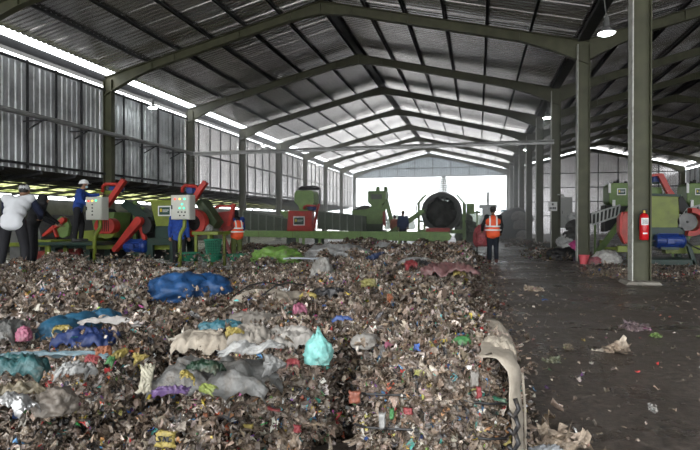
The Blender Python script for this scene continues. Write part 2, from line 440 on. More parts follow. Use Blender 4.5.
# end walls
def end_wall(name, x0, x1, nx0, nx1, zb, gap, m_):
    y=YF[-1]+0.27; line=corrugate_line(x0,x1,0.25,0.035,4); m=MB()
    for (x,d) in line:
        zt=top(x,nx0,nx1)+SH-gap
        m.v.append((x,y+d,zb)); m.v.append((x,y+d,zt))
    for i in range(len(line)-1):
        a=2*i; m.f.append((a,a+2,a+3,a+1))
    return tag(m.build(name, m_, origin=(0,0,0)), kind='structure')
g_=GABLE.node_tree; pb=g_.nodes['Principled BSDF']; go=g_.nodes['Material Output']
gt=g_.nodes.new('ShaderNodeBsdfTranslucent'); gt.inputs['Color'].default_value=(0.5,0.56,0.6,1); gm=g_.nodes.new('ShaderNodeMixShader'); gm.inputs[0].default_value=0.22
g_.links.new(pb.outputs[0],gm.inputs[1]); g_.links.new(gt.outputs[0],gm.inputs[2]); g_.links.new(gm.outputs[0],go.inputs['Surface'])
eb=end_wall('wall_back_gable', XL-0.2, XR+0.1, naves[0][0], naves[0][1], 6.32, 0.12, GABLE)
x=XL+0.8
while x<XR:
    MB().box(x-0.04,x+0.04,YF[-1]+0.2,YF[-1]+0.26,6.32,top(x,*naves[0][:2])-0.2).build('stud', GIRT, eb); x+=2.0
for z in (6.36,7.3): 
    hw=(RZ-z)/(RZ-EZ)*8.5 if z>EZ else 8.4
    MB().box(-5.2-hw,-5.2+hw-0.2,YF[-1]+0.14,YF[-1]+0.2,z-0.04,z+0.04).build('girt', GIRT, eb)
er=end_wall('wall_back_right', XR+0.5, XRR+0.3, naves[1][0], naves[1][1], 0.0, 0.34, WALLM)
er.data.materials.clear(); er.data.materials.append(added_light_sheet(0.012))  # slight translucency added to lift the brightness of this wall
x=XR+1.6
while x<XRR:
    MB().box(x-0.04,x+0.04,YF[-1]+0.2,YF[-1]+0.26,0,top(x,*naves[1][:2])-0.2).build('stud', GIRT, er); x+=1.9
for z in (1.9,3.4,4.9,6.4): MB().box(XR+0.5,XRR+0.2,YF[-1]+0.14,YF[-1]+0.2,z-0.04,z+0.04).build('girt', GIRT, er)

# lean-to outside the left wall, low block wall
def lean(name, xa, za, xb, zb, m_):
    line=corrugate_line(Y0B,Y1B,0.2,0.03,4); m=MB()
    for (y,d) in line: m.v.append((xa,y,za+d)); m.v.append((xb,y,zb+d))
    for i in range(len(line)-1):
        a=2*i; m.f.append((a,a+1,a+3,a+2))
    return tag(m.build(name,m_,origin=(0,0,0)),kind='structure')
lt=lean('ceiling_lean_to', -14.3, 3.0, -16.6, 2.72, mat('dark_lean_to_sheet',(0.07,0.07,0.07),0.6,0.3))
lean('ceiling_lean_to_edge', -16.6, 2.72, -18.6, 2.46, TRANSL)
y=Y0B+0.4
while y<Y1B:
    MB().bar((-14.25,y,2.9),(-18.6,y,2.38),0.06,0.1).build('rafter', DARKST, lt); y+=1.5
for x in (-15.4,-16.6,-17.6,-18.55): MB().box(x-0.03,x+0.03,Y0B,Y1B,3.0-(abs(x)-14.3)*0.122-0.075,3.0-(abs(x)-14.3)*0.122-0.01).build('purlin', DARKST, lt)
tag(MB().box(-19.0,-18.8,Y0B,Y1B,0,2.26).build('wall_outer_left', BLOCK, origin=(-18.9,0,0)),kind='structure')
lp=0
for yy in YF:
    lp+=1
    e=MB().box(-18.62,-18.54,yy-0.04,yy+0.04,0,2.36).build('lean_to_post', GIRT)
    tag(e,'thin steel post of the lean-to outside the left wall, %s from the front'%ORD[lp-1],'post')

# footing of the near column
tag(MB().prism_y([(XR-0.16,0),(XR+0.52,0),(XR+0.47,0.07),(XR-0.10,0.07)],YF[3]-0.22,YF[3]+0.4).build('concrete_footing',CONC,bevel=0.02),'square concrete footing pad under the column with the extinguisher','footing')

# cable tray pipe
e=empty('cable_tray',(-13.3,10,4.5),'long pale cable tray running along the left wall on brackets and across the hall','cable tray')
yt=22.9
MB().box(-13.42,-13.34,-3,yt,4.47,4.53).box(-13.24,-13.18,-3,yt,4.47,4.53).build('side_rail',PIPE,e)
MB().tube([(-13.3,-3,4.56),(-13.3,yt,4.56),(XR,yt,4.56)],0.05,8).build('conduit',PIPE,e)
MB().box(-13.4,XR+0.0,yt-0.03,yt+0.03,4.42,4.5).build('cross_rail',PIPE,e)
y=-2
while y<yt:
    MB().bar((-13.4,y,4.44),(-13.9,y,4.2),0.04,0.04).bar((-13.2,y,4.46),(-14.1,y,4.46),0.05,0.04).build('bracket',GIRT,e); y+=2.0
e=empty('cable_ladder',(-13.6,yt+0.25,2.4),'narrow vertical cable ladder beside the left wall column behind the second machine','ladder')
MB().bar((-13.55,yt+0.3,2.3),(-13.55,yt+0.3,4.5),0.04,0.03).bar((-13.25,yt+0.3,2.3),(-13.25,yt+0.3,4.5),0.04,0.03).build('rail',GREYM,e)
r_=MB()
for i in range(9): r_.bar((-13.55,yt+0.3,2.45+i*0.24),(-13.25,yt+0.3,2.45+i*0.24),0.03,0.03)
r_.build('rung',GREYM,e)

# lamps
LAMPGLOW=mat('lamp_glow',(1,1,1),0.5,0,0,1,emit=(0.93,1.0,1.0),estr=28)
SHADE=mat('aluminium_shade',(0.6,0.6,0.6),0.35,0.7,0.1,3)
def lamp(p, label, hang, big=1.0):
    x,y,z=p
    e=empty('high_bay_lamp',(x,y,z),label,'lamp','high bay lamps under the roof')
    rs=[0.06,0.09,0.19,0.21]; zs=[0.16,0.12,0.02,0.0]
    n=20; m=MB()
    for r,zz in zip(rs,zs):
        for k in range(n):
            a=2*math.pi*k/n; m.v.append((x+r*math.cos(a),y+r*math.sin(a),z+zz))
    for i in range(3):
        for k in range(n): m.f.append((i*n+k,i*n+(k+1)%n,(i+1)*n+(k+1)%n,(i+1)*n+k))
    m.build('shade',SHADE,e,smooth=True)
    m=MB(); m.ellipsoid((x,y,z+0.0),(0.175,0.175,0.045)); m.build('bulb',LAMPGLOW,e,smooth=True)
    MB().tube([(x,y,z+0.14),(x,y,z+0.4)],[0.07,0.055],12).build('ballast',GREYM,e)
    MB().tube([(x,y,z+0.4)]+hang,0.015,6).build('hanger',GREYM,e)
lamp(at(606,34,12.9),'round high bay lamp hanging nearest the camera, left of the tall column',[(2.95,13.9,EZ-0.2),(3.1,13.9,EZ+0.05)])
q=at(547,118,23.6); lamp(q,'high bay lamp beside the second column of the middle row',[(q.x+0.1,q.y,EZ+0.0)])
q=at(526,150,34.5); lamp(q,'high bay lamp furthest away along the middle row of columns',[(q.x,q.y,EZ+0.0)])
for u,v,zc,lb in ((153,108,22.4,'bright lamp on the left wall, leftmost of three'),(264,146,34,'bright lamp on the left wall, middle one of three'),(318,165,45.5,'bright lamp on the left wall, furthest of three')):
    q=at(u,v,zc); lamp(q,lb,[(q.x-0.4,q.y,6.4)])

# ---------------------------------------------------------------- scraps
PAL = np.array([
 (.24,.19,.155),(.17,.135,.105),(.30,.25,.205),(.21,.16,.12),(.13,.10,.08),(.37,.32,.275),(.27,.215,.17),(.09,.07,.055),
 (.50,.46,.42),(.62,.60,.58),(.40,.375,.35),(.04,.04,.045),(.03,.03,.03),
 (.55,.05,.05),(.6,.12,.05),(.6,.45,.06),(.55,.5,.15),(.04,.12,.4),(.08,.25,.5),(.05,.3,.25),(.06,.28,.08),(.2,.35,.06),(.5,.1,.3),(.25,.1,.35),(.1,.4,.42),(.55,.28,.12)])
PAL[:11]*=np.array([1.07,1.0,.93]); PAL[:8]*=1.02; PAL[8:11]*=1.35; PAL[13:]*=1.15
W = np.array([14,13,12,11,9,9,10,9, 4.5,3.2,5,3.4,3, 1.5,.7,1.0,.6,.7,.7,.6,.6,.35,.5,.4,.5,.6]); W=W/W.sum()
def flakes(P, N, size, jitter=0.9, accents=1.0, G=5, amp=.8, lim=None):
    """arrays of crumpled film pieces; returns verts, quads, colours"""
    n=len(P)
    w=W.copy(); w[13:]*=accents
    if lim: w[lim:]=0
    w/=w.sum()
    ci=rng.choice(len(PAL),n,p=w); col=np.clip(PAL[ci]*rng.uniform(.4,1.2,(n,1))*rng.uniform(.95,1.05,(n,3)),0,.85)
    N=N+rng.normal(0,jitter*0.5,(n,3)); N/=np.linalg.norm(N,axis=1,keepdims=True)
    R=rng.normal(0,1,(n,3)); T=np.cross(N,R); T/=np.linalg.norm(T,axis=1,keepdims=True); B=np.cross(N,T)
    L=size*np.clip(np.exp(rng.normal(0,.5,n)),.35,1.9 if G<6 else 1.25); A=rng.uniform(.18,.65,n)
    # accents smaller, palms flatter
    L=np.where(ci>=13, L*0.8, L)
    g=np.linspace(-1,1,G); U,V=np.meshgrid(g,g); U=U.ravel(); V=V.ravel()
    ju=U[None]+rng.normal(0,.16,(n,G*G)); jv=V[None]+rng.normal(0,.16,(n,G*G))
    ph=rng.uniform(0,6.28,(n,3)); fr=rng.uniform(1.2,3.2,(n,3))
    H=.18*np.sin(fr[:,2:3]*2.1*ju+ph[:,1:2])*(G>4)+.14*np.sin(fr[:,0:1]*3*jv+ph[:,2:3])*(G>4)+.35*np.sin(fr[:,0:1]*ju+ph[:,0:1])+.28*np.sin(fr[:,1:2]*jv*1.3+ph[:,1:2])+.15*np.sin((ju+jv)*fr[:,2:3]+ph[:,2:3])+rng.normal(0,.07,(n,G*G))+rng.normal(0,.55,(n,1))*ju**2+rng.normal(0,.3,(n,1))*jv**2+rng.normal(0,.3,(n,1))*ju*jv
    X=P[:,None,:]+(ju*L[:,None])[...,None]*T[:,None,:]+(jv*(L*A)[:,None])[...,None]*B[:,None,:]+(H*(L*amp)[:,None])[...,None]*N[:,None,:]
    V_=X.reshape(-1,3)
    q=[]
    for i in range(G-1):
        for j in range(G-1): a=i*G+j; q.append((a,a+1,a+G+1,a+G))
    q=np.array(q); Q=(q[None]+(np.arange(n)*G*G)[:,None,None]).reshape(-1,4)
    C=np.repeat(col,G*G,axis=0)
    return V_,Q,C
def arr_mesh(name, V, Q, C, m_, smooth=True):
    me=bpy.data.meshes.new(name); nv=len(V); nq=len(Q)
    me.vertices.add(nv); me.vertices.foreach_set('co', V.astype(np.float32).ravel())
    me.loops.add(nq*4); me.loops.foreach_set('vertex_index', Q.astype(np.int32).ravel())
    me.polygons.add(nq); me.polygons.foreach_set('loop_start', np.arange(0,nq*4,4,dtype=np.int32))
    try: me.polygons.foreach_set('loop_total', np.full(nq,4,dtype=np.int32))
    except Exception: pass
    if smooth: me.polygons.foreach_set('use_smooth', np.ones(nq,dtype=bool))
    a=me.color_attributes.new('Col','FLOAT_COLOR','POINT')
    a.data.foreach_set('color', np.hstack([C,np.ones((nv,1))]).astype(np.float32).ravel())
    me.materials.append(m_); me.update(); me.validate()
    return me
def waves(k=10, scale=6.0):
    K=rng.normal(0,scale,(k,3)); ph=rng.uniform(0,6.28,k); am=rng.uniform(.5,1,k)/np.sqrt(k)
    return lambda X: (np.sin(X@K.T+ph)*am).sum(1)
def bale_shape(dims, wv, amp):
    hx,hy,hz=dims[0]/2,dims[1]/2,dims[2]/2
    def f(p):
        a=np.abs(p); k=4.5
        s=a.max(1)/((a**k).sum(1)**(1/k)+1e-9)
        q=p*s[:,None]
        X=q*np.array([hx,hy,hz])
        d=wv(X*1.0)[:,None]
        nrm=np.sign(p)*(a**5); nrm/=np.linalg.norm(nrm,axis=1,keepdims=True)+1e-9
        X=X+nrm*d*amp
        X[:,2]+=hz
        return X,nrm
    return f
def make_bale(name, dims, n, size, amp=0.05, accents=1.0):
    wv=waves(12,7.0); f=bale_shape(dims,wv,amp)
    G=9; V=[];Q=[]
    g=np.linspace(-1,1,G)
    for ax in range(3):
        for s in (-1,1):
            if ax==2 and s==-1: continue
            A,B=np.meshgrid(g,g); p=np.zeros((G*G,3)); o=[i for i in range(3) if i!=ax]
            p[:,o[0]]=A.ravel(); p[:,o[1]]=B.ravel(); p[:,ax]=s
            X,_=f(p); b0=len(V)*G*G
            V.append(X*np.array([.97,.97,.985]))
            for i in range(G-1):
                for j in range(G-1): a=b0+i*G+j; Q.append((a,a+1,a+G+1,a+G))
    V=np.vstack(V); Q=np.array(Q)
    body=arr_mesh(name,V,Q,np.full((len(V),3),.1),WASTE_BODY)
    w=[.44,.34,.11,.11]
    face=rng.choice(4,n,p=w); p=rng.uniform(-1,1,(n,3))
    p[face==0,2]=1; p[face==1,1]=-1; p[face==2,0]=1; p[face==3,0]=-1
    X,N=f(p); X=X+N*rng.uniform(-.01,.02,(n,1)); X[:,2]=np.maximum(X[:,2],.03)
    V2,Q2,C2=flakes(X,N,size,accents=accents)
    k=n//14; sel=rng.choice(n,k,replace=False)
    V3,Q3,C3=flakes(X[sel],N[sel],min(size*1.9,.048),jitter=.8,G=8,amp=.75,lim=8)
    k=n//38; sel=rng.choice(n,k,replace=False); sv=W.copy(); W[:]=np.where(np.arange(len(W))<13,0,W); W[9]=.02; W[:]/=W.sum()
    V4,Q4,C4=flakes(X[sel]+N[sel]*.012,N[sel],min(size*1.15,.026),jitter=.5,G=6,amp=.4); W[:]=sv
    V3=np.vstack([V3,V4]); Q3=np.vstack([Q3,Q4+len(V3)-len(V4)]); C3=np.vstack([C3,C4])
    Q2=np.vstack([Q2,Q3+len(V2)]); V2=np.vstack([V2,V3]); C2=np.vstack([C2,C3]); V2[:,2]=np.maximum(V2[:,2],.004)
    fl=arr_mesh(name+'_scraps',V2,Q2,C2,SCRAP)
    return body,fl,f
def strap_loop(dims, z, r=.006):
    hx,hy=dims[0]/2+.01,dims[1]/2+.01; pts=[]
    for i in range(41):
        a=2*math.pi*i/40; c,s=math.cos(a),math.sin(a); k=(abs(c)**6+abs(s)**6)**(-1/6)
        pts.append((hx*c*k, hy*s*k, z+.012*math.sin(3*a)))
    m=MB(); m.tube(pts,r,6,caps=False); return m
def strap_vert(dims, x, r=.006):
    hy,hz=dims[1]/2+.015,dims[2]+.015; pts=[]
    for i in range(21):
        t=i/20; a=math.pi*t; c,s=math.cos(a),math.sin(a); k=(abs(c)**6+abs(s)**6)**(-1/6)
        pts.append((x+.02*math.sin(5*t), -hy*c*k, max(.01,hz*s*k)))
    m=MB(); m.tube(pts,r,6,caps=False); return m
def place_bale(body, fl, dims, loc, rz, label, group, straps=0):
    o=bpy.data.objects.new('waste_bale',body); COL.objects.link(o); o.location=loc; o.rotation_euler=(0,0,rz)
    o['_o']=[0,0,0]
    tag(o,label,'bale',group)
    s=bpy.data.objects.new('loose_film',fl); COL.objects.link(s); s.parent=o; s['kind']='stuff'
    if straps:
        for z in (dims[2]*.36,dims[2]*.66): strap_loop(dims,z).build('strap',STRAPM,o)
        if straps>2:
            for x in (-dims[0]*.2,dims[0]*.25): strap_vert(dims,x).build('strap',STRAPM,o)
    return o
GB='bales of mixed plastic waste'
# front row
for (x0,x1,h,lab,n,strp) in ((-.66,.17,.57,'large strapped waste bale in the right foreground with a canvas cover on its side',10000,2),
                        (-1.64,-.76,.53,'waste bale in the centre foreground topped by a dull grey plastic sheet',10000,0),
                        (-2.95,-2.08,.50,'waste bale in the left foreground beside the dark hole',9500,0)):
    d=(x1-x0,.98,h); b_,f_,_f=make_bale('waste_bale',d,n,.0205,amp=.075,accents=1.25)
    place_bale(b_,f_,d,((x0+x1)/2,2.64+.49,0),random.uniform(-.03,.03),lab,GB,strp)
near=[]
for i in range(6):
    d=(.9,1.02,.56); b_,f_,_f=make_bale('waste_bale',d,6000,.025,amp=.13); near.append((b_,f_,d))
far=[]
for i in range(6):
    d=(.95,1.08,.56); b_,f_,_f=make_bale('waste_bale',d,2300,.032,amp=.13); far.append((b_,f_,d))
row=0; yy=3.78
while yy<19.5:
    row+=1; xr=-.10-.012*yy; c=0; x=xr
    while True:
        cx=x-.47; cy=yy+.5
        zc=-cx*ST+cy*CT; u=350+F*(cx*CT+cy*ST)/zc
        if u<-30 and yy<9: break
        if u<-70: break
        if yy>8.9 and u<245: break
        c+=1
        src=random.choice(near if yy<7.5 else far)
        zz=random.uniform(-.16,.05) if yy<9 else (random.uniform(-.2,.02) if yy<14 else random.uniform(-.32,-.1))
        if u<330: zz-=min(.16,max(0,cy-5.5)*.045)
        lab='bale of dirty mixed plastic in row %s behind the front bales, %s from the aisle'%(ORD[row-1] if row>1 else 'one', ORD[c-1] if c>1 else 'first') if row<14 and c<14 else 'bale of dirty plastic far back in the pile'
        place_bale(src[0],src[1],src[2],(cx+random.uniform(-.04,.04),cy+random.uniform(-.04,.04),zz),random.uniform(-.16,.16),lab,GB,1 if (yy<6 and c in(1,2)) else 0)
        x-=.99
    yy+=1.08 if yy<9 else 1.14

# loose waste between and around the bales (uncountable)
def loose_heap(name, pts, n, size, label, spread=.35, zfun=None, m_=SCRAP, acc=1.0):
    P=[]
    for (x,y,z,s) in pts:
        k=max(1,int(n*s/sum(p[3] for p in pts)))
        q=rng.normal(0,spread,(k,3))*np.array([1,1,0]); rad=np.hypot(q[:,0],q[:,1])
        zz=z*np.exp(-(rad/spread)**2*.6)+rng.uniform(-.02,.02,k)
        q[:,2]=np.maximum(zz,.012); P.append(q+np.array([x,y,0]))
    P=np.vstack(P); N=np.tile([0,0,1.],(len(P),1))
    V,Q,C=flakes(P,N,size,accents=acc); V[:,2]=np.maximum(V[:,2],.003)
    o=bpy.data.objects.new(name,arr_mesh(name,V,Q,C,m_)); COL.objects.link(o)
    return tag(o,label,'waste',kind='stuff')
gp=[]
for i in range(60):
    y_=random.uniform(3.6,19); gp.append((-.02-.012*y_+random.uniform(-.05,.12),y_,random.uniform(.1,.3),1))
loose_heap('loose_waste',gp,5200,.03,'loose plastic waste fallen along the aisle side of the bales',.16)
gp=[]
for i in range(150):
    u=random.uniform(-20,250); y_=random.uniform(9.0,11.2); q=on_plane(u,250,y_); gp.append((q.x,q.y,random.uniform(.03,.24),1))
loose_heap('loose_waste',gp,17000,.04,'loose plastic waste heaped in front of the machines',.35)
gp=[]
for i in range(90):
    u=random.uniform(225,455); y_=random.uniform(17.5,22.6); q=on_plane(u,250,y_); gp.append((q.x,q.y,random.uniform(.05,.25),1))
loose_heap('loose_waste',gp,9000,.06,'loose plastic waste under the long green conveyor',.5)
# hole filler between front bales
gp=[]
for i in range(46):
    x_=random.uniform(-3.5,-.7)
    if -2.2<x_<-1.6: continue
    gp.append((x_,random.uniform(2.25,2.55),random.uniform(.1,.26),1))
loose_heap('loose_waste',gp,6500,.022,'loose plastic waste fallen in front of the foreground bales at the bottom edge',.14)
gp=[]
for i in range(260):
    y_=random.uniform(2.7,11); x_=-random.uniform(.1,.9*y_+.3); gp.append((x_,y_,random.uniform(.56,.64),1))
loose_heap('loose_waste',gp,9000,.02,'loose scraps strewn over the tops of the bales',.12)
gp=[(-1.86,3.35,.12,1.5),(-1.9,2.9,.07,1),(-1.85,2.5,.06,1),(-2.0,2.3,.06,1),(-1.7,2.35,.08,1),(-3.05,3.3,.3,1),(-3.6,3.4,.45,2),(-1.9,3.62,.3,1)]
loose_heap('loose_waste',gp,4200,.02,'loose plastic waste in the gaps between the foreground bales',.13)
# floor litter of the aisle
n=6500; X=rng.uniform(0.25,11,n); Y=rng.uniform(2.5,26,n)
P=np.stack([X,Y,np.full(n,.012)],1); V,Q,C=flakes(P,np.tile([0,0,1.],(n,1)),.013,jitter=.25,accents=.9); V[:,2]=np.clip(V[:,2],.003,.06)
tag(bpy.data.objects.new('floor_litter',arr_mesh('floor_litter',V,Q,C,LITTER)),'small scraps trodden into the dark aisle floor','litter',kind='stuff'); COL.objects.link(bpy.data.objects['floor_litter'])
n=2600; r=np.abs(rng.normal(0,.28,n)); Y=rng.uniform(3,20,n); P=np.stack([.05-.012*Y+r,Y,np.full(n,.015)],1)
V,Q,C=flakes(P,np.tile([0,0,1.],(n,1)),.02,jitter=.4,accents=.7); V[:,2]=np.clip(V[:,2],.003,.1)
o=bpy.data.objects.new('floor_litter',arr_mesh('floor_litter',V,Q,C,LITTER)); COL.objects.link(o); tag(o,'scraps scattered on the floor beside the bales','litter',kind='stuff')
gp=[]
for i in range(70):
    u=random.uniform(600,720); y_=random.uniform(13,16.5); q=on_plane(u,250,y_); gp.append((q.x,q.y,random.uniform(.02,.12),1))
loose_heap('loose_waste',gp,3500,.028,'loose waste on the floor around the right-hand machines',.3,m_=LITTER)

# ---------------------------------------------------------------- sheets, sacks
def sheet(name, c, size, rz, m_, label, cat='sheet', rise=.05, droop=.1, crumple=.03, tilt=(0,0), n=32, group=None, curl=0, seed=None, shape='rect'):
    small=max(size)<.25; size=(size[0]*(.8 if small else .8),size[1]*(.72 if small else .78)); rise*=.5; crumple*=(.5 if small else .9); fa=random.uniform(0,3.14); fx_,fy_=math.cos(fa),math.sin(fa)
    rs=random.uniform(0,50) if seed is None else seed
    m=MB(); a,b_=size
    R=Matrix.Rotation(rz,3,'Z')@Matrix.Rotation(tilt[0],3,'X')@Matrix.Rotation(tilt[1],3,'Y')
    for i in range(n):
        for j in range(n):
            u=i/(n-1)*2-1; v=j/(n-1)*2-1
            w=1.0
            if shape=='leaf': w=(1-.65*abs(u)**1.5)
            if shape=='tri': w=.12+.88*(1-u)/2
            x=u*a/2*(1+.1*noise.noise((v*2,rs,0))); y=v*b_/2*w*(1+.14*noise.noise((u*2,rs+9,0)))
            e_=1+.22*noise.noise((u*2.3,v*2.3,rs+20))+.12*noise.noise((u*6,v*6,rs+30)); x*=e_; y*=e_
            z=rise*(1-(u*u+v*v)/2)-droop*(max(0,abs(u)-.6)**2+max(0,abs(v)-.6)**2)*4
            sc=1/max(a,b_)
            wx=x*sc+.35*noise.noise((x*3*sc,y*3*sc,rs)); wy=y*sc+.35*noise.noise((y*3*sc,rs,x*3*sc))
            z+=crumple*1.1*(1-2.2*abs(noise.noise((wx*3.5+rs,wy*5,rs))))+crumple*1.2*(.5-2*abs(noise.noise(((wx*fx_+wy*fy_)*8+rs,(wy*fx_-wx*fy_)*2.2,rs+3))))+crumple*.5*(.5-2*abs(noise.noise(((wx*fx_+wy*fy_)*19,(wy*fx_-wx*fy_)*6,rs+5))))
            z+=curl*u*u
            p=R@Vector((x,y,z)); m.v.append((c[0]+p.x,c[1]+p.y,max(.005,c[2]+p.z-(.022 if c[2]>.5 and abs(tilt[0])<.1 else 0))))
    for i in range(n-1):
        for j in range(n-1): q=i*n+j; m.f.append((q,q+n,q+n+1,q+1))
    o=m.build(name,m_,smooth=True)
    s=o.modifiers.new('solid','SOLIDIFY'); s.thickness=.003 if max(size)<.5 else .006
    return tag(o,label,cat,group)
def sack(name, c, r, rz, m_, label, cat='sack', fold=.12, flat=.35, seed=None, group=None, sub=4, neck=False):
    rs=random.uniform(0,50) if seed is None else seed
    bm=bmesh.new(); bmesh.ops.create_icosphere(bm,subdivisions=sub,radius=1)
    R=Matrix.Rotation(rz,3,'Z')
    for v in bm.verts:
        p=v.co.copy(); d=1+fold*(1-2.6*abs(noise.noise(p*1.7+Vector((rs,0,0)))))+fold*.55*(1-2.6*abs(noise.noise(p*4.3+Vector((0,rs,0)))))+fold*.5*(.4-1.6*abs(noise.noise(Vector((p.x*3+p.z*5,p.y*9-p.z*4,rs)))))+fold*.25*noise.noise(p*11)
        p=p*d
        if p.z<-flat: p.z=-flat-(p.z+flat)*-.08
        if neck and p.z>.45: p.x*=1-.6*min(1,(p.z-.45)*1.6); p.y*=1-.6*min(1,(p.z-.45)*1.6); p.z*=1.15
        v.co=R@Vector((p.x*r[0],p.y*r[1],(p.z+flat)*r[2]))
    me=bpy.data.meshes.new(name); bm.to_mesh(me); bm.free()
    me.polygons.foreach_set('use_smooth',[True]*len(me.polygons)); me.materials.append(m_)
    o=bpy.data.objects.new(name,me); COL.objects.link(o); o.location=c
    return tag(o,label,cat,group)

BLUEBAG=cloth('blue_tarpaulin',(0.006,0.05,0.15),.6); SKYBAG=cloth('teal_blue_cloth',(0.01,0.07,0.13),.6); TEAL=film('turquoise_film',(0.25,0.85,0.78)); TEALS=film('teal_sheet',(0.02,0.16,0.17))
GREYF=film('grey_film',(0.20,0.20,0.19)); DKGF=film('dark_green_film',(0.01,0.06,0.025)); WHF=film('white_film',(0.55,0.55,0.53)); BLF=film('black_film',(0.02,0.02,0.025),.35)
YF_=film('yellow_film',(0.6,0.45,0.04)); REDF=film('red_film',(0.5,0.03,0.04)); PURF=film('purple_film',(0.18,0.08,0.3)); PINKF=film('pink_film',(0.6,0.12,0.25)); GRNF=film('bright_green_film',(0.08,0.42,0.1))
LIMEF=film('lime_film',(0.22,0.5,0.03)); ORF=film('orange_film',(0.55,0.15,0.03)); MAROON=film('dusty_rose_film',(0.28,0.11,0.11)); NAVY=film('navy_film',(0.02,0.05,0.16)); BLUF=film('blue_film',(0.02,0.12,0.5))
SILV=mat('silver_foil',(0.36,0.36,0.36),.4,.7,.2,8,bump=.5); BROWNF=film('tan_film',(0.32,0.26,0.15)); LBL=film('pale_blue_film',(0.25,0.42,0.5))
p=at_height(178,290,.55); sack('blue_tarpaulin_bundle',(p.x,p.y,.46),(.27,.25,.17),.35,BLUEBAG,'big blue tarpaulin bundle lying on the bales, its larger left lobe','tarpaulin',.26)
p=at_height(207,288,.55); sack('blue_tarpaulin_bundle',(p.x,p.y,.46),(.22,.2,.15),-.3,BLUEBAG,'blue tarpaulin bundle with a twisted end, right of the larger blue bundle','tarpaulin',.32)
p=at_height(180,272,.6); sheet('cardboard_scrap',(p.x,p.y,.66),(.25,.16),.2,WHF,'small white card lying on the blue tarpaulin bundle','card',.02,.02,.01)
for i,(u,v,rx,rz_,lb,mm_) in enumerate(((60,332,.13,.3,'blue cloth bundle at left, leftmost of three bulges',SKYBAG),(80,327,.15,.2,'blue cloth bundle at left, middle and largest bulge',SKYBAG),(103,323,.12,.1,'blue cloth bundle at left, small bulge on the right',SKYBAG))):
    p=at_height(u,v,.52); sack('cloth_bundle',(p.x,p.y,.46),(rx,rx*1.1,.11),rz_,mm_,lb,'cloth',.15)
p=at_height(88,343,.5); sheet('blue_tarpaulin',(p.x,p.y,.54),(.42,.28),.15,NAVY if False else cloth('royal_blue_tarp',(0.006,0.02,0.09),.6),'dark royal blue tarpaulin spread below the blue cloth bundles','tarpaulin',.06,.08,.04)
p=at_height(108,334,.5); sheet('fabric_strip',(p.x,p.y,.60),(.5,.1),.35,cloth('pale_rag',(0.4,0.38,0.36)),'long pale rag lying across the blue cloth bundles','rag',.03,.03,.02,shape='leaf')
p=at_height(62,341,.5); sheet('yellow_scrap',(p.x,p.y,.60),(.13,.09),.5,YF_,'yellow scrap beside the dark blue tarpaulin at left','scrap',.02,.02,.02)
p=at_height(268,296,.55); cv=sheet('canvas_sheet',(p.x,p.y,.57),(.62,.75),.0,CREAM_CANVAS,'beige canvas sheet with two black straps covering a bale top','canvas',.07,.07,.02)
for dx in (-.12,.13):
    MB().tube([(p.x+dx-.04,p.y-.4,.6),(p.x+dx,p.y-.15,.665),(p.x+dx+.05,p.y+.1,.67),(p.x+dx+.12,p.y+.32,.62)],.007,6).build('strap',STRAPM,cv)
p=at_height(253,322,.55); sheet('canvas_sheet',(p.x,p.y,.57),(.5,.42),-.15,mat('muddy_canvas',(0.17,0.155,0.135),.8,0,.2,5,bump=.4),'muddy grey canvas flap below the beige canvas sheet','canvas',.08,.07,.03)
p=at_height(205,340,.55); cv=sheet('canvas_sheet',(p.x,p.y,.575),(.46,.42),.25,CREAM_CANVAS,'dirty canvas cover with a teal patch in the middle of the pile','canvas',.06,.08,.02)
p2=at_height(222,334,.56); sheet('teal_sheet',(p2.x,p2.y,.632),(.34,.2),.2,film('strong_teal',(0.02,0.22,0.3)),'teal plastic patch lying on the canvas cover','sheet',.03,.04,.015)
p=at_height(292,344,.55); sheet('canvas_sheet',(p.x,p.y,.585),(.34,.36),.5,cloth('pale_grey_canvas',(0.38,0.36,0.33)),'pale grey canvas peak beside the yellow wrapper, right of the teal patch','canvas',.10,.08,.03)
p=at_height(252,346,.55); sheet('canvas_sheet',(p.x,p.y,.60),(.3,.26),-.5,cloth('pale_brown_canvas',(0.33,0.3,0.26)),'small pale canvas tent with a yellow wrapper stuck at its left','canvas',.12,.08,.03)
p=at_height(237,345,.58); sheet('yellow_wrapper',(p.x,p.y-.03,.66),(.12,.1),.4,YF_,'yellow wrapper beside the small canvas tent','wrapper',.02,.02,.02,tilt=(.7,0),shape='tri')
p=at_height(215,376,.53); sheet('grey_sheet',(p.x,p.y,.57),(.62,.36),.1,GREYF,'dull grey plastic sheet on top of the centre foreground bale','sheet',.05,.1,.03)
p=at_height(205,381,.55); sheet('green_film',(p.x,p.y,.635),(.2,.12),-.1,DKGF,'dark green film on the grey sheet of the centre bale','film',.03,.03,.02)
p=at_height(252,372,.55); sheet('white_film',(p.x,p.y,.66),(.36,.09),.45,WHF,'narrow white film strip slanting over the centre foreground bale','film',.03,.02,.02,tilt=(.5,0),shape='leaf')
p=at_height(317,366,.55); sack('turquoise_bag',(p.x,p.y+.02,.56),(.055,.045,.085),.2,TEAL,'crumpled turquoise plastic bag standing on the centre foreground bale','bag',.3,.5,neck=True)
p=at_height(278,384,.5); sheet('grey_film',(p.x,p.y-.04,.60),(.13,.17),.3,film('clear_grey_film',(0.3,0.3,0.29)),'translucent grey film peak above the front face of the centre bale','film',.05,.03,.02,tilt=(1.0,.2),shape='tri')
p=at_height(293,366,.56); sheet('red_scrap',(p.x,p.y,.60),(.08,.06),.3,REDF,'small red scrap left of the turquoise bag','scrap',.02,.02,.01)
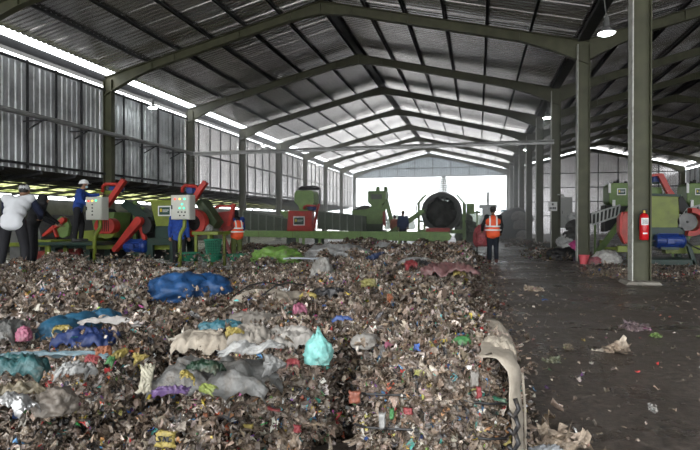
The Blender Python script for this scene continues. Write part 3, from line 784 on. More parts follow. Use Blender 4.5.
p=at_height(146,392,.5); sheet('milk_carton_panel',(p.x,p.y,.56),(.07,.17),.3,film('cream_carton',(0.62,0.57,0.4)),'cream cardboard flap standing upright left of the centre bale','card',.01,.01,.01,tilt=(1.2,.25),shape='rect')
p=at_height(141,371,.5); sheet('yellow_flap',(p.x,p.y,.57),(.09,.09),.8,YF_,'pointed yellow wrapper above the cream cardboard flap','wrapper',.01,.02,.015,tilt=(1.0,0),shape='tri')
p=at_height(188,388,.53); sheet('yellow_packet',(p.x,p.y-.02,.59),(.13,.12),2.2,YF_,'bright yellow packet at the left end of the centre bale','packet',.02,.02,.015,tilt=(.7,.2),shape='tri')
p=at_height(203,394,.53); sheet('green_yellow_packet',(p.x,p.y+.03,.545),(.1,.06),-.3,film('green_yellow',(0.35,0.45,0.05)),'yellow-green packet right of the bright yellow packet','packet',.02,.02,.01,tilt=(.6,0))
p=at_height(175,396,.53); sheet('purple_film',(p.x,p.y-.03,.56),(.17,.05),.5,PURF,'purple film strip left of the bright yellow packet','film',.02,.02,.02,tilt=(.6,0))
p=at_height(8,374,.5); sheet('teal_sheet',(p.x,p.y,.55),(.42,.22),.5,TEALS,'folded teal plastic sheet at the left edge of the picture','sheet',.06,.07,.03)
p=at_height(45,364,.5); sheet('pale_blue_sheet',(p.x,p.y,.565),(.8,.06),.42,LBL,'thin pale blue sheet edge running across the left foreground','sheet',.01,.02,.015)
p=at_height(6,345,.5); sheet('grey_sheet',(p.x,p.y,.6),(.3,.4),.3,GREYF,'grey plastic sheet at the far left edge above the teal sheet','sheet',.07,.06,.03)
p=at_height(15,350,.5); sack('pink_scrap',(p.x+.06,p.y,.56),(.035,.03,.05),.2,PINKF,'small pink crumpled scrap at the left edge','scrap',.3)
p=at_height(20,398,.48); sheet('tan_packet',(p.x,p.y,.53),(.26,.13),.35,BROWNF,'tan woven packet in the left foreground','packet',.03,.03,.02,shape='leaf')
p=at_height(14,420,.45); sheet('silver_foil',(p.x,p.y,.54),(.24,.1),-.2,SILV,'crumpled silver foil in the left foreground','foil',.03,.03,.03)
p=at_height(55,411,.45); sack('clear_bag',(p.x,p.y,.45),(.075,.07,.06),.3,film('dull_brown_bag',(0.3,0.25,0.2)),'dull crumpled brown bag left of the dark hole','bag',.25)
p=at_height(75,388,.5); sheet('white_glove',(p.x,p.y,.57),(.2,.1),.9,WHF,'torn white film left of the dark hole','film',.04,.03,.04,shape='leaf',tilt=(.4,.2))
p=at_height(60,385,.5); sheet('orange_scrap',(p.x,p.y,.57),(.08,.05),.6,ORF,'orange scrap beside the torn white film','scrap',.02,.02,.02)
for i,(u,v,w,h,mm_,lb,sh) in enumerate(((92,376,.09,.06,REDF,'red wrapper in the left foreground below the blue tarpaulin','rect'),(103,366,.1,.07,ORF,'orange-yellow wrapper beside the red wrapper','rect'),(120,370,.12,.07,YF_,'yellow wrapper at the end of the pale blue sheet edge','leaf'),(110,378,.11,.05,GRNF,'green wrapper below the yellow wrapper','rect'))):
    p=at_height(u,v,.5); sheet('wrapper',(p.x,p.y,.58),(w,h),i*.7,mm_,lb,'wrapper',.02,.02,.02,tilt=(.5,0),shape=sh)
# bale A front face scraps: on plane y=2.62
def face_scrap(u,v,w,h,rot,mm_,name,lb,yp=2.585):
    p=on_plane(u,v,yp); sheet(name,(p.x,yp,p.z),(w*.85,h*.85),0,mm_,lb,'wrapper',.004,.02,.009,tilt=(math.pi/2,rot),n=12)
face_scrap(355,398,.09,.11,.4,film('red_yellow',(0.5,0.12,0.05)),'red_wrapper','red and yellow wrapper at the left corner of the right foreground bale')
face_scrap(431,385,.07,.05,.6,YF_,'yellow_wrapper','yellow wrapper on the front of the right foreground bale')
face_scrap(408,412,.07,.06,0,REDF,'red_scrap','red scrap on the front of the right foreground bale')
face_scrap(392,415,.035,.09,.2,GRNF,'green_scrap','green striped scrap left of the red scrap on the right bale')
face_scrap(480,393,.035,.09,.6,REDF,'red_strip','narrow red strip near the top right of the right bale')
face_scrap(499,400,.1,.03,-.6,film('deep_green',(0.01,0.2,0.1)),'green_strip','green strip near the right corner of the right bale')
face_scrap(382,422,.05,.14,.05,WHF,'white_strip','long white film hanging on the front left of the right bale')
face_scrap(428,420,.06,.15,-.1,film('greyish_white',(0.42,0.4,0.38)),'white_strip','wide greyish film hanging at the centre of the right bale')
face_scrap(475,380,.06,.13,.2,film('beige_film',(0.42,0.38,0.33)),'beige_strip','beige film hanging near the top right of the right bale')
face_scrap(417,388,.03,.10,.1,BLF,'black_strip','black film strip hanging at the top centre of the right bale')
face_scrap(455,438,.05,.08,.3,film('cream_film',(0.55,0.5,0.36)),'cream_scrap','cream scrap low on the front of the right bale')
for (u,v,w,h,r_,mm_,lb) in ((272,410,.12,.025,-.3,REDF,'thin red and white wrapper on the front of the centre bale'),(248,428,.08,.05,.3,YF_,'yellow film scrap on the front of the centre bale'),(205,418,.04,.07,.2,ORF,'orange scrap on the front left of the centre bale'),(240,441,.14,.03,-.15,film('salmon_strip',(0.45,0.12,0.1)),'long salmon strip low on the centre bale'),(297,430,.06,.07,.2,REDF,'red netting scrap on the right of the centre bale')):
    face_scrap(u,v,w,h,r_,mm_,'wrapper',lb,2.57)
p=at_height(165,441,.30); sh=sheet('yellow_print_bag',(p.x,p.y,.31),(.11,.10),.2,YF_,'yellow printed plastic bag with dark letters at the bottom edge','bag',.02,.02,.01,tilt=(.9,0))
m_=MB()
R_=Matrix.Rotation(.2,3,'Z')@Matrix.Rotation(.9,3,'X')
for (a0,b0,a1,b1) in ((-.03,-.02,-.01,-.02),(-.01,-.02,-.025,.0),(-.025,.0,-.008,.0),(.0,-.02,.0,.0),(.0,.0,.014,-.02),(.014,-.02,.014,.0),(.02,-.02,.034,-.02),(.02,-.02,.02,.0),(.02,.0,.034,.0),(.034,-.02,.034,-.01)):
    q0=R_@Vector((a0,b0,.02)); q1=R_@Vector((a1,b1,.02)); m_.bar((p.x+q0.x,p.y+q0.y,.31+q0.z),(p.x+q1.x,p.y+q1.y,.31+q1.z),.006,.003)
m_.build('printed_letters',BLACK,sh)
p=at_height(462,346,.56); sack('green_packet',(p.x,p.y+.02,.56),(.05,.04,.035),.1,GRNF,'small bright green packet at the far right corner of the front bale','packet',.15)
p=at_height(444,350,.56); sheet('orange_packet',(p.x,p.y+.02,.59),(.1,.05),.2,ORF,'orange packet left of the bright green packet','packet',.01,.01,.01)
p=at_height(392,346,.57); sheet('pink_wrapper',(p.x,p.y,.60),(.11,.05),.6,PINKF,'pink and white wrapper on top of the right foreground bale','wrapper',.02,.02,.015)
p=at_height(362,342,.57); sack('white_cluster_bag',(p.x,p.y+.1,.52),(.07,.06,.05),.3,film('spotted_white',(0.5,0.47,0.42)),'pale printed bag crumpled behind the right foreground bale','bag',.25)
p=at_height(437,322,.3); sheet('salmon_packet',(p.x-.1,p.y,.50),(.1,.14),.1,film('salmon',(0.5,0.2,0.13)),'salmon coloured packet on the second bale by the aisle','packet',.02,.02,.02,tilt=(1.0,0))
# canvas cover on the right side of bale A
m=MB(); n=16; k=24
for i in range(n):
    for j in range(k):
        s=i/(n-1); t=j/(k-1)
        y_=2.63+s*.95
        prof=[(-.0,.60),(.06,.615),(.15,.60),(.20,.54),(.215,.42),(.22,.28),(.225,.14),(.235,.01)]
        q=t*(len(prof)-1); a=int(min(q,len(prof)-2)); fq=q-a
        x_=prof[a][0]*(1-fq)+prof[a+1][0]*fq; z_=prof[a][1]*(1-fq)+prof[a+1][1]*fq
        w_=.014*(1-2*abs(noise.noise((s*4,t*6,3.3))))+.008*noise.noise((s*13,t*9,1))
        x_+=w_+ (.015*math.sin(s*math.pi)); z_+=w_*.6+(.03*noise.noise((s*3,t*2,8)) if t<.3 else 0)
        if t<.1: x_+=.04*noise.noise((s*5,0,2))
        if t>.15: x_-=.02+.05*(max(0,.12-s)/.12)**1.6
        y_-=.02
        m.v.append((x_,y_,max(.004,z_)))
for i in range(n-1):
    for j in range(k-1): q=i*k+j; m.f.append((q,q+k,q+k+1,q+1))
o=m.build('canvas_cover',CREAM_CANVAS,smooth=True); s_=o.modifiers.new('s','SOLIDIFY'); s_.thickness=.006
tag(o,'dirty cream canvas cover folded over the aisle side of the right foreground bale','canvas')
MB().tube([(.215,2.75,.5),(.232,2.8,.3),(.24,2.86,.05)],.007,6).build('rope',CREAM_CANVAS,o)
p=at_height(497,343,.6); sheet('canvas_roll',(p.x+.0,p.y+.0,.62),(.16,.26),.35,CREAM_CANVAS,'turned-up canvas fold at the back corner of the right bale','canvas',.03,.04,.015)
sheet('pale_cloth',(.36,3.0,.03),(.2,.14),.4,cloth('pale_floor_cloth',(0.4,0.42,0.44)),'pale cloth on the floor beside the right foreground bale','cloth',.02,.02,.015)
m=MB()
for a in range(4):
    m.tube([(.17,2.60,.42-a*.08),(.185,2.58,.38-a*.08),(.165,2.6,.33-a*.08),(.14,2.59,.36-a*.08)],.012,6)
bA=next(o for o in bpy.data.objects if o.get('label','').startswith('large strapped waste bale'))
bpy.context.view_layer.update(); kc=m.build('knotted_cord',BLF,smooth=True); kc.parent=bA; kc.matrix_parent_inverse=bA.matrix_world.inverted()
# mid/far coloured things on the pile
def pile(u,v,z=.58): return at_height(u,v,z)
p=pile(52,294); sheet('green_cloth',(p.x,p.y,.58),(.3,.2),.3,film('jade',(0.01,0.22,0.12)),'dark jade green film at left, leftmost of two','film',.06,.05,.04)
p=pile(87,296); sheet('green_cloth',(p.x,p.y,.59),(.34,.2),-.1,film('jade',(0.01,0.22,0.12)),'jade green film at left with grey plastic over it','film',.08,.05,.04)
p=pile(95,291); sheet('grey_film',(p.x,p.y,.62),(.4,.16),.2,GREYF,'grey film behind the jade green film','film',.05,.05,.03)
p=pile(122,292); sack('pale_bundle',(p.x,p.y,.5),(.1,.1,.1),.2,film('pale_bundle',(0.5,0.47,0.42)),'pale crumpled bag behind the long rag at left','bag',.2)
p=pile(45,286); sheet('white_packet',(p.x,p.y,.62),(.18,.06),1.2,WHF,'white torn packet at left behind the jade film','packet',.03,.03,.02)
p=pile(373,262,.6); sheet('blue_red_sheet',(p.x,p.y,.68),(.5,.14),.9,NAVY,'navy blue wedge-shaped sheet sticking up from the pile','sheet',.05,.05,.02,tilt=(.6,-.5),shape='leaf')
sheet('red_scrap',(p.x-.18,p.y-.1,.66),(.14,.1),.9,ORF,'orange-red scrap at the foot of the navy wedge-shaped sheet','scrap',.03,.03,.02,tilt=(.6,0))
p=pile(277,253,.6); sack('lime_film_heap',(p.x,p.y,.42),(.42,.3,.2),.1,LIMEF,'lime green heap of film near the conveyor','film',.3)
p=pile(304,258,.6); sheet('white_board',(p.x,p.y,.62),(.9,.4),.1,mat('pale_board',(0.55,0.6,0.66),.4,0,.05,3),'flat white board lying on the pile right of the lime film','board',.01,.01,.005)
p=pile(338,254,.6); sack('clear_sheeting',(p.x,p.y,.44),(.6,.4,.22),.1,film('greyish_clear_film',(0.42,0.42,0.41)),'heap of pale grey sheeting on the pile near the conveyor','sheeting',.3)
p=pile(322,270,.6); sack('clear_bag',(p.x,p.y,.42),(.13,.14,.22),.1,film('pale_bag',(0.45,0.43,0.39)),'upright pale bag in the middle of the pile','bag',.25)
p=pile(383,247,.6); sheet('pale_crate_lid',(p.x,p.y,.66),(.55,.3),-.6,WHF,'tilted pale panel on the pile below the worker at the conveyor','panel',.02,.02,.02,tilt=(.5,0))
p=pile(448,274,.58); sheet('rose_sheet',(p.x,p.y,.66),(.85,.5),.15,MAROON,'dusty rose plastic sheet at the aisle edge of the pile','sheet',.05,.1,.05)
p=pile(421,270,.58); sheet('black_sheet',(p.x,p.y,.66),(.55,.35),-.1,BLF,'black plastic sheet left of the dusty rose sheet','sheet',.05,.08,.05)
p=pile(411,272,.58); sheet('red_sheet',(p.x,p.y,.68),(.2,.32),.1,REDF,'red scrap at the left end of the black sheet','scrap',.04,.05,.04)
p=pile(459,281,.5); sheet('yellow_scrap',(p.x,p.y,.62),(.2,.14),.4,YF_,'yellow scrap below the dusty rose sheet','scrap',.02,.03,.02,tilt=(.7,0))
p=pile(418,265,.58); sack('white_bag',(p.x,p.y,.54),(.26,.22,.1),.3,WHF,'crumpled white bag behind the black sheet','bag',.25)
p=pile(300,312); sheet('pink_wrapper',(p.x,p.y,.62),(.12,.16),.5,PINKF,'magenta wrapper in the middle of the pile','wrapper',.04,.04,.04)
p=pile(308,300); sheet('yellow_film',(p.x,p.y,.64),(.18,.07),.1,YF_,'yellow film next to the magenta wrapper','film',.03,.03,.02)
p=pile(330,297); sheet('black_film',(p.x,p.y,.62),(.4,.14),.2,BLF,'black film in the middle of the pile right of the canvas sheet','film',.05,.05,.03)
p=pile(342,322); sheet('blue_wrapper',(p.x,p.y,.62),(.16,.05),.2,BLUF,'small blue wrapper in the middle of the pile','wrapper',.02,.02,.02)
p=pile(452,302,.45); sheet('blue_packet',(p.x-.03,p.y-.2,.5),(.12,.13),.4,BLUF,'blue packet on the aisle face of the pile','packet',.02,.02,.02,tilt=(1.2,.3),shape='tri')
p=pile(369,292,.5); sheet('yellow_packet',(p.x,p.y,.6),(.2,.14),.2,film('olive_yellow',(0.4,0.36,0.06)),'olive yellow packet right of centre of the pile','packet',.03,.03,.03,tilt=(.8,0))
p=pile(392,308,.5); sheet('orange_strip',(p.x,p.y-.1,.56),(.06,.2),.2,ORF,'orange strip hanging between two bales','strip',.01,.01,.02,tilt=(1.2,0))
p=pile(408,314,.4); sack('grey_bag',(p.x,p.y-.1,.38),(.1,.08,.17),.2,GREYF,'grey bag hanging on the face of a bale right of the orange strip','bag',.2)
p=at_height(545,301,.0); sheet('blue_scrap',(p.x-.0,p.y,.02),(.12,.07),.4,BLUF,'tiny blue scrap lying on the aisle floor','scrap',.02,.01,.01)
BEIGE=cloth('rag_beige',(0.3,0.24,0.18)); 
for (u,v,w,h,mm_,lb) in ((637,330,.28,.16,film('lilac_rag',(0.25,0.16,0.2)),'lilac crumpled rag on the aisle floor'),(618,352,.26,.12,BEIGE,'brown crumpled rag on the aisle floor'),(568,350,.1,.08,BROWNF,'small yellowish crumpled paper on the aisle floor'),(553,363,.14,.1,cloth('olive_rag',(0.1,0.12,0.07)),'small olive rag on the aisle floor'),(656,338,.1,.04,LIMEF,'lime green scrap on the aisle floor'),(653,413,.06,.05,WHF,'small white scrap on the floor in the lower right'),(560,447,.3,.05,BEIGE,'long pale strip on the floor at the bottom edge'),(534,291,.3,.2,BEIGE,'orange-brown rag on the floor near the bales')):
    p=at_height(u,v,0); n_=60; c_=np.array(mm_.node_tree.nodes['Color Ramp'].color_ramp.elements[1].color[:3])
    P_=np.stack([rng.normal(0,w*.22,n_),rng.normal(0,h*.22,n_),rng.uniform(.01,.045,n_)],1); V,Q,C=flakes(P_,np.tile([0,0,1.],(n_,1)),max(w,h)*.14,jitter=.6); V[:,2]=np.maximum(V[:,2],.002)
    C=C*.3+c_*.9; o=bpy.data.objects.new('floor_rag',arr_mesh('floor_rag',V,Q,np.clip(C,0,1),LITTER)); COL.objects.link(o); o.location=(p.x,p.y,0); tag(o,lb,'rag')

# ---------------------------------------------------------------- machines
class El:
    """elevation drawing on the plane y = Y; part outlines get real depth"""
    def __init__(s,Y): s.Y=Y
    def p(s,u,v,dy=0):
        q=on_plane(u,v,s.Y); return (q.x,s.Y+dy,max(q.z,.0))
    def xz(s,pts): return [(s.p(u,v)[0],s.p(u,v)[2]) for u,v in pts]
    def poly(s,name,pts,y0,y1,m_,par,bevel=.012):
        return MB().prism_y(s.xz(pts),s.Y+y0,s.Y+y1).build(name,m_,par,bevel=bevel)
    def tube(s,name,pts,r,m_,par,dy=0,seg=10):
        return MB().tube([s.p(a[0],a[1],dy+(a[2] if len(a)>2 else 0)) for a in pts],r,seg).build(name,m_,par,smooth=True)
    def bar(s,name,pts,w,h,m_,par,dy=0):
        m=MB()
        for a,b in zip(pts,pts[1:]): m.bar(s.p(a[0],a[1],dy),s.p(b[0],b[1],dy),w,h,up=(0,1,0))
        return m.build(name,m_,par,bevel=.004)
def motor(E,c,L,r,dy,par):
    x,y,z=E.p(*c,dy)
    e=MB().tube([(x-L/2,y,z),(x+L/2,y,z)],r,20).build('motor',BLUE,par,smooth=False,bevel=.006)
    f=MB()
    for k in range(20):
        a=2*math.pi*k/20; ca,sa=math.cos(a),math.sin(a)
        f.bar((x-L*.38,y+ca*(r+.01),z+sa*(r+.01)),(x+L*.38,y+ca*(r+.01),z+sa*(r+.01)),.012,.03,up=(0,ca,sa))
    f.build('cooling_fin',BLUE,e)
    MB().tube([(x+L/2,y,z),(x+L/2+.03,y,z),(x+L/2+.08,y,z)],[r*1.04,r*1.04,r*.8],20).build('fan_cover',BLUE,e,smooth=True)
    MB().box(x-.08,x+.08,y-r-.05,y-r+.03,z-.07,z+.07).build('terminal_box',BLUE,e,bevel=.006)
    MB().tube([(x-L/2,y,z),(x-L/2-.12,y,z)],.025,10).build('shaft',GREYM,e)
    MB().box(x-L*.35,x+L*.35,y-r*.8,y+r*.8,z-r-.05,z-r+.02).build('foot',DKG,e)
def plaque(E,u0,v0,u1,v1,dy,par):
    a=E.p(u0,v0,dy); b=E.p(u1,v1,dy); w=b[0]-a[0]; h=a[2]-b[2]; y=E.Y+dy
    e=MB().box(a[0],b[0],y-.012,y,b[2],a[2]).build('sign_plate',WHITE,par)
    e['label']='small green company sign with white border'
    MB().box(a[0]+w*.09,b[0]-w*.09,y-.016,y-.012,b[2]+h*.12,a[2]-h*.12).build('sign_face',PANEL_GREEN,e)
    MB().box(a[0]+w*.17,a[0]+w*.32,y-.019,y-.016,b[2]+h*.4,a[2]-h*.28).build('emblem',YEL,e)
    t=MB(); t.box(a[0]+w*.37,a[0]+w*.83,y-.019,y-.016,b[2]+h*.55,b[2]+h*.62); t.box(a[0]+w*.37,a[0]+w*.75,y-.019,y-.016,b[2]+h*.4,b[2]+h*.45)
    t.build('lettering',WHITE,e)
def belt_guard(E,a,b,ra,rb,dy,par,w=.14):
    A=E.p(*a,dy); B=E.p(*b,dy); y=E.Y+dy
    d=Vector((B[0]-A[0],B[2]-A[2])); L=d.length; ang=math.atan2(d.y,d.x)
    pts=[]
    for k in range(13):
        t=ang+math.pi/2+math.pi*k/12; pts.append((A[0]+ra*math.cos(t),A[2]+ra*math.sin(t)))
    for k in range(13):
        t=ang-math.pi/2+math.pi*k/12; pts.append((B[0]+rb*math.cos(t),B[2]+rb*math.sin(t)))
    g=MB().prism_y(pts,y-w/2,y+w/2).build('belt_guard',RED,par,bevel=.015)
    return g
def cabinet(E,u0,v0,u1,v1,dy,post,label,lights):
    a=E.p(u0,v0,dy); b=E.p(u1,v1,dy); y=E.Y+dy; cx=(a[0]+b[0])/2
    foot=E.p(post[-1][0],post[-1][1],dy)
    e=empty('control_cabinet',(foot[0],y+.12,0),label,'cabinet')
    w=b[0]-a[0]; h=a[2]-b[2]
    MB().box(a[0],b[0],y,y+.24,b[2],a[2]).build('box',CAB,e,bevel=.01)
    d=MB().box(a[0]+.015,b[0]-.015,y-.022,y-.002,b[2]+.015,a[2]-.015).build('door',CAB,e,bevel=.006)
    MB().box(a[0]+.03,a[0]+.05,y-.045,y-.022,b[2]+h*.42,b[2]+h*.58).build('handle',BLACK,d)
    for fx,fz,c in lights:
        x=a[0]+w*fx; z=b[2]+h*fz
        mm_={'r':mat('lamp_red',(.7,.05,.03),.3,0,0,1,emit=(1,.1,.05),estr=1.2),'y':mat('lamp_yellow',(.8,.5,.05),.3,0,0,1,emit=(1,.6,.1),estr=1.2),'g':mat('lamp_green',(.05,.6,.3),.3,0,0,1,emit=(.1,1,.5),estr=1.2),'k':BLACK}[c]
        MB().tube([(x,y-.022,z),(x,y-.04,z)],.022 if c!='k' else .016,12).build('indicator_lamp' if c!='k' else 'push_button',mm_,d)
    pts=[E.p(u,v,dy+.12) for u,v in post]; pts[-1]=(pts[-1][0],pts[-1][1],.02)
    MB().tube(pts,.045,12).build('post',LIME,e,smooth=True)
    MB().box(pts[-1][0]-.1,pts[-1][0]+.1,y+.02,y+.22,0,.02).build('base_plate',LIME,e)
def scatter_parts(): pass

# -- machine 1 (far left) and machine 2
E=El(12.0)
M1=empty('shredder_machine',(E.p(85,262)[0],12.3,0),'leftmost green and red shredding machine, behind the man in the white helmet','machine','shredding machines')
E.poly('frame',[(52,262),(52,243),(92,243),(92,262),(86,262),(86,248),(58,248),(58,262)],-.1,.0,DKG,M1)
E.poly('frame',[(52,262),(52,243),(92,243),(92,262),(86,262),(86,248),(58,248),(58,262)],.7,.8,DKG,M1)
E.poly('platform',[(55,241),(122,241),(122,244),(55,244)],-.95,.9,DKG,M1)
E.poly('base_rail',[(90,244),(122,244),(122,249),(90,249)],-.15,-.02,LIME,M1)
E.poly('base_rail',[(0,243),(52,243),(52,247),(0,247)],.25,.38,LIME,M1)
E.poly('drum_casing',[(72,232),(94,230),(97,234),(94,241),(72,241)],.0,.7,LIME,M1)
E.poly('dark_body',[(74,212),(92,208),(96,214),(94,231),(74,233)],.35,.9,BLACK,M1)
E.poly('dark_body',[(-6,222),(22,220),(26,236),(24,262),(-6,262)],.5,1.1,GREYM,M1)
E.poly('hopper',[(88,212),(112,212),(108,238),(92,238)],.1,.8,MIDG,M1)
E.poly('crossbar',[(92,190),(113,190),(113,194),(92,194)],.15,.25,LIME,M1)
E.tube('bracket',[(100,192),(100.5,186),(103,184),(114,184),(116.5,186),(117,192)],.045,RED,M1,.1)
motor(E,(108,188.5),.3,.09,.3,M1)
E.bar('lifting_arm',[(107,206),(125,180)],.13,.13,RED,M1,-.02)
g=belt_guard(E,(107,226),(114,226),.20,.20,-.12,M1,.25); 
mg=MB()
for k in range(6):
    x,y,z=E.p(105+k*2,222+0,-.26); mg.box(x-.006,x+.006,y-.005,y+.005,z-.24,z+.06)
mg.build('mesh_grille',BLACK,g)
belt_guard(E,(49,235),(68,220),.04,.07,-.15,M1,.12)
belt_guard(E,(59,227),(62,236),.03,.03,-.18,M1,.10)
E.poly('flywheel',[(64,216),(69,218),(72,226),(70,236),(65,238),(61,236),(59,227),(60,219)],-.1,-.0,MIDG,M1)
ft=E.poly('lower_pulley',[(100,232),(118,232),(115,237),(108,239),(103,237)],-.1,.0,LIME,M1)
E.poly('shade_backing',[(18,214),(58,216),(60,262),(18,262)],1.2,1.5,BLACK,M1)  # added black slab behind the machine, stands in for deep shade
E.poly('shade_backing',[(60,212),(116,210),(150,224),(150,262),(60,262)],1.2,1.5,BLACK,M1)  # second added slab, darkens the gap between both machines
E.tube('red_roller',[(24,257),(40,256),(72,254)],.14,DKRED,M1,.3,14)
E.poly('chute',[(108,205),(113,199),(140,216),(142,222),(133,225)],.5,.9,DKG,M1)
E.poly('support_leg',[(126,206),(129,206),(129,262),(126,262)],.6,.7,MIDG,M1)
E.poly('support_leg',[(118,200),(121,200),(121,262),(118,262)],.6,.7,MIDG,M1)
tb=empty('work_table',(E.p(38,262)[0],11.3,0),'lime green steel table frame at left beside the man in white','table frame')
E2=El(11.3)
for a in (26,45): E2.poly('leg',[(a,240),(a+4,240),(a+4,285),(a,285)],0,.07,LIME,tb); E2.poly('leg',[(a,240),(a+4,240),(a+4,285),(a,285)],.6,.67,LIME,tb)
E2.poly('top_rail',[(24,240),(51,240),(51,243),(24,243)],-.02,.69,LIME,tb)

M2=empty('shredder_machine',(E.p(165,262)[0],12.3,0),'second shredding machine from the left, with lime hopper and small green sign','machine','shredding machines')
E.poly('hopper',[(151,201),(176,201),(176,226),(157,226)],-.05,.85,LIME,M2)
E.poly('hopper_rim',[(150,200),(178,200),(178,202),(150,202)],-.08,.88,LIME,M2)
plaque(E,159.5,206,172.5,216,-.055,M2)
E.poly('crusher_body',[(156,226),(178,226),(178,240),(156,240)],-.05,.8,DKG,M2)
E.poly('frame',[(148,262),(150,238),(178,238),(178,262),(172,262),(172,245),(155,245),(155,262)],-.12,-.02,DKG,M2)
E.poly('frame',[(148,262),(150,238),(178,238),(178,262),(172,262),(172,245),(155,245),(155,262)],.7,.8,DKG,M2)
E.poly('base_rail',[(118,245),(172,245),(172,250),(118,250)],.1,.2,LIME,M2)
belt_guard(E,(122,249),(145,221),.065,.11,-.25,M2,.16)
belt_guard(E,(143,226),(147,238),.05,.05,-.1,M2,.1)
E.poly('flywheel',[(146,217),(151,217),(154,221),(155,226),(153,232),(149,234),(145,233)],-.15,.0,BLACK,M2)
motor(E,(138,246),.52,.16,-.1,M2)
E.tube('bracket',[(179,192),(179.5,187),(182,185),(193,186),(195,189),(195,194)],.045,RED,M2,.15)
motor(E,(186,190),.26,.08,.3,M2)
E.bar('lifting_arm',[(190,206),(200,190),(206,182)],.12,.13,RED,M2,.0)
E.poly('elevator_tube',[(191,203),(197,198),(213,222),(208,229)],.2,.6,mat('dark_olive_tube',(0.04,0.06,0.025),.5),M2)
x,y,z=E.p(197,223,-.1)
MB().ring((x,z),.34,.20,y-.12,y+.1).build('ring_guard',RED,M2,bevel=.01)
MB().ring((x,z),.19,.02,y+.0,y+.06).build('flywheel',BLACK,M2)
tb=empty('work_table',(E.p(207,262)[0],11.8,0),'lime green steel stand holding white sacks between the second machine and the girl','table frame')
E2=El(11.7)
for a in (194,207): E2.poly('leg',[(a,232),(a+2.6,232),(a+2.6,268),(a,268)],0,.07,LIME,tb); E2.poly('leg',[(a+4,232),(a+6.4,232),(a+6.4,268),(a+4,268)],.6,.67,LIME,tb)
E2.poly('top_rail',[(192,231.5),(218,231.5),(218,235),(192,235)],-.02,.69,LIME,tb)
p_=E2.p(200,231,.3); sack('white_cloth_bundle',(p_[0],p_[1],p_[2]-.01),(.14,.14,.14),.2,film('whitish_bag',(0.55,0.55,0.52)),'small white bundle on the lime green stand','bundle',.2)
# red pump machine
E=El(12.9)
M3=empty('red_feeder',(E.p(224,262)[0],13.2,0),'small red feeder machine behind the green baskets','machine')
E.poly('body',[(214,213),(230,211),(232,228),(226,233),(217,228)],0,.5,DKRED,M3)
E.bar('arm',[(229,226),(232,212),(234,204)],.09,.09,RED,M3,0)
E.bar('top_bar',[(213,208),(218,206),(232,206)],.06,.06,RED,M3,.1)
E.bar('leg',[(221,228),(228,244),(232,258)],.06,.06,mat('faded_red',(0.35,0.12,0.12),.6),M3,-.05)
E.bar('leg',[(227,230),(224,250),(222,262)],.06,.06,DKRED,M3,.4)
x,y,z=E.p(210,218,-.2); MB().ellipsoid((x,y,z),(.1,.09,.12)).build('valve_wheel',RED,M3,smooth=True)
x,y,z=E.p(208,208,-.2); MB().ellipsoid((x,y,z),(.07,.07,.09)).build('valve_cap',BLUE,M3,smooth=True)
# baskets
E=El(11.2)
def basket(u,v,rt,rb,h,z0,label,dy=0):
    x,y,z=E.p(u,v,dy)
    n=28; m=MB(); rows=6
    for r in range(rows+1):
        t=r/rows; R=rb+(rt-rb)*t+(.012 if r==rows else 0)
        for k in range(n):
            a=2*math.pi*k/n; m.v.append((x+R*math.cos(a),y+R*math.sin(a),z0+h*t))
    for r in range(rows):
        for k in range(n): m.f.append((r*n+k,r*n+(k+1)%n,(r+1)*n+(k+1)%n,(r+1)*n+k))
    m.f.append(tuple(range(n-1,-1,-1)))
    e=empty('green_basket',(x,y,z0),label,'basket','green plastic baskets')
    b_=m.build('bowl',BIN,e); w=b_.modifiers.new('w','WIREFRAME') if h>.3 else None
    if w: w.thickness=.016; w.use_replace=True
    else:
        s=b_.modifiers.new('s','SOLIDIFY'); s.thickness=.01
    MB().tube([(x+rt*1.03*math.cos(2*math.pi*k/24),y+rt*1.03*math.sin(2*math.pi*k/24),z0+h) for k in range(25)],.018,8,False).build('rim',BIN,e,smooth=True)
    if h>.3:
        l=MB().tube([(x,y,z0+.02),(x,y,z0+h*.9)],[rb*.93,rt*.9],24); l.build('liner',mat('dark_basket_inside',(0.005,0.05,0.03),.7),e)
basket(213,250,.19,.15,.34,.50,'tall green plastic basket with lattice sides stacked on a tub')
basket(212,262,.24,.2,.16,.33,'green plastic tub under the tall lattice basket')
basket(186,262,.26,.2,.18,.33,'green plastic tub left of the tall lattice basket',.1)
basket(232,259,.24,.18,.15,.33,'green plastic tub beside the girl in the orange vest',.3)

cabinet(El(10.9),171,195,190,219.5,0,[(182,219),(181.5,227),(178,233),(177,239),(177,275)],'right-hand cream control cabinet on a bent lime post, with green lamps',[(.25,.83,'r'),(.5,.83,'y'),(.75,.83,'g'),(.62,.62,'g'),(.5,.46,'g'),(.72,.46,'g'),(.42,.30,'k'),(.6,.30,'k'),(.78,.30,'k'),(.5,.16,'k'),(.72,.16,'k')])
cabinet(El(10.9),86,197,102,220,0,[(97,220),(96.5,228),(92,235),(91,240),(91,275)],'cream control cabinet on a bent lime post beside the man in the white helmet',[(.22,.82,'r'),(.45,.83,'y'),(.68,.84,'g'),(.45,.66,'k'),(.45,.52,'k'),(.45,.38,'k'),(.45,.22,'k')])

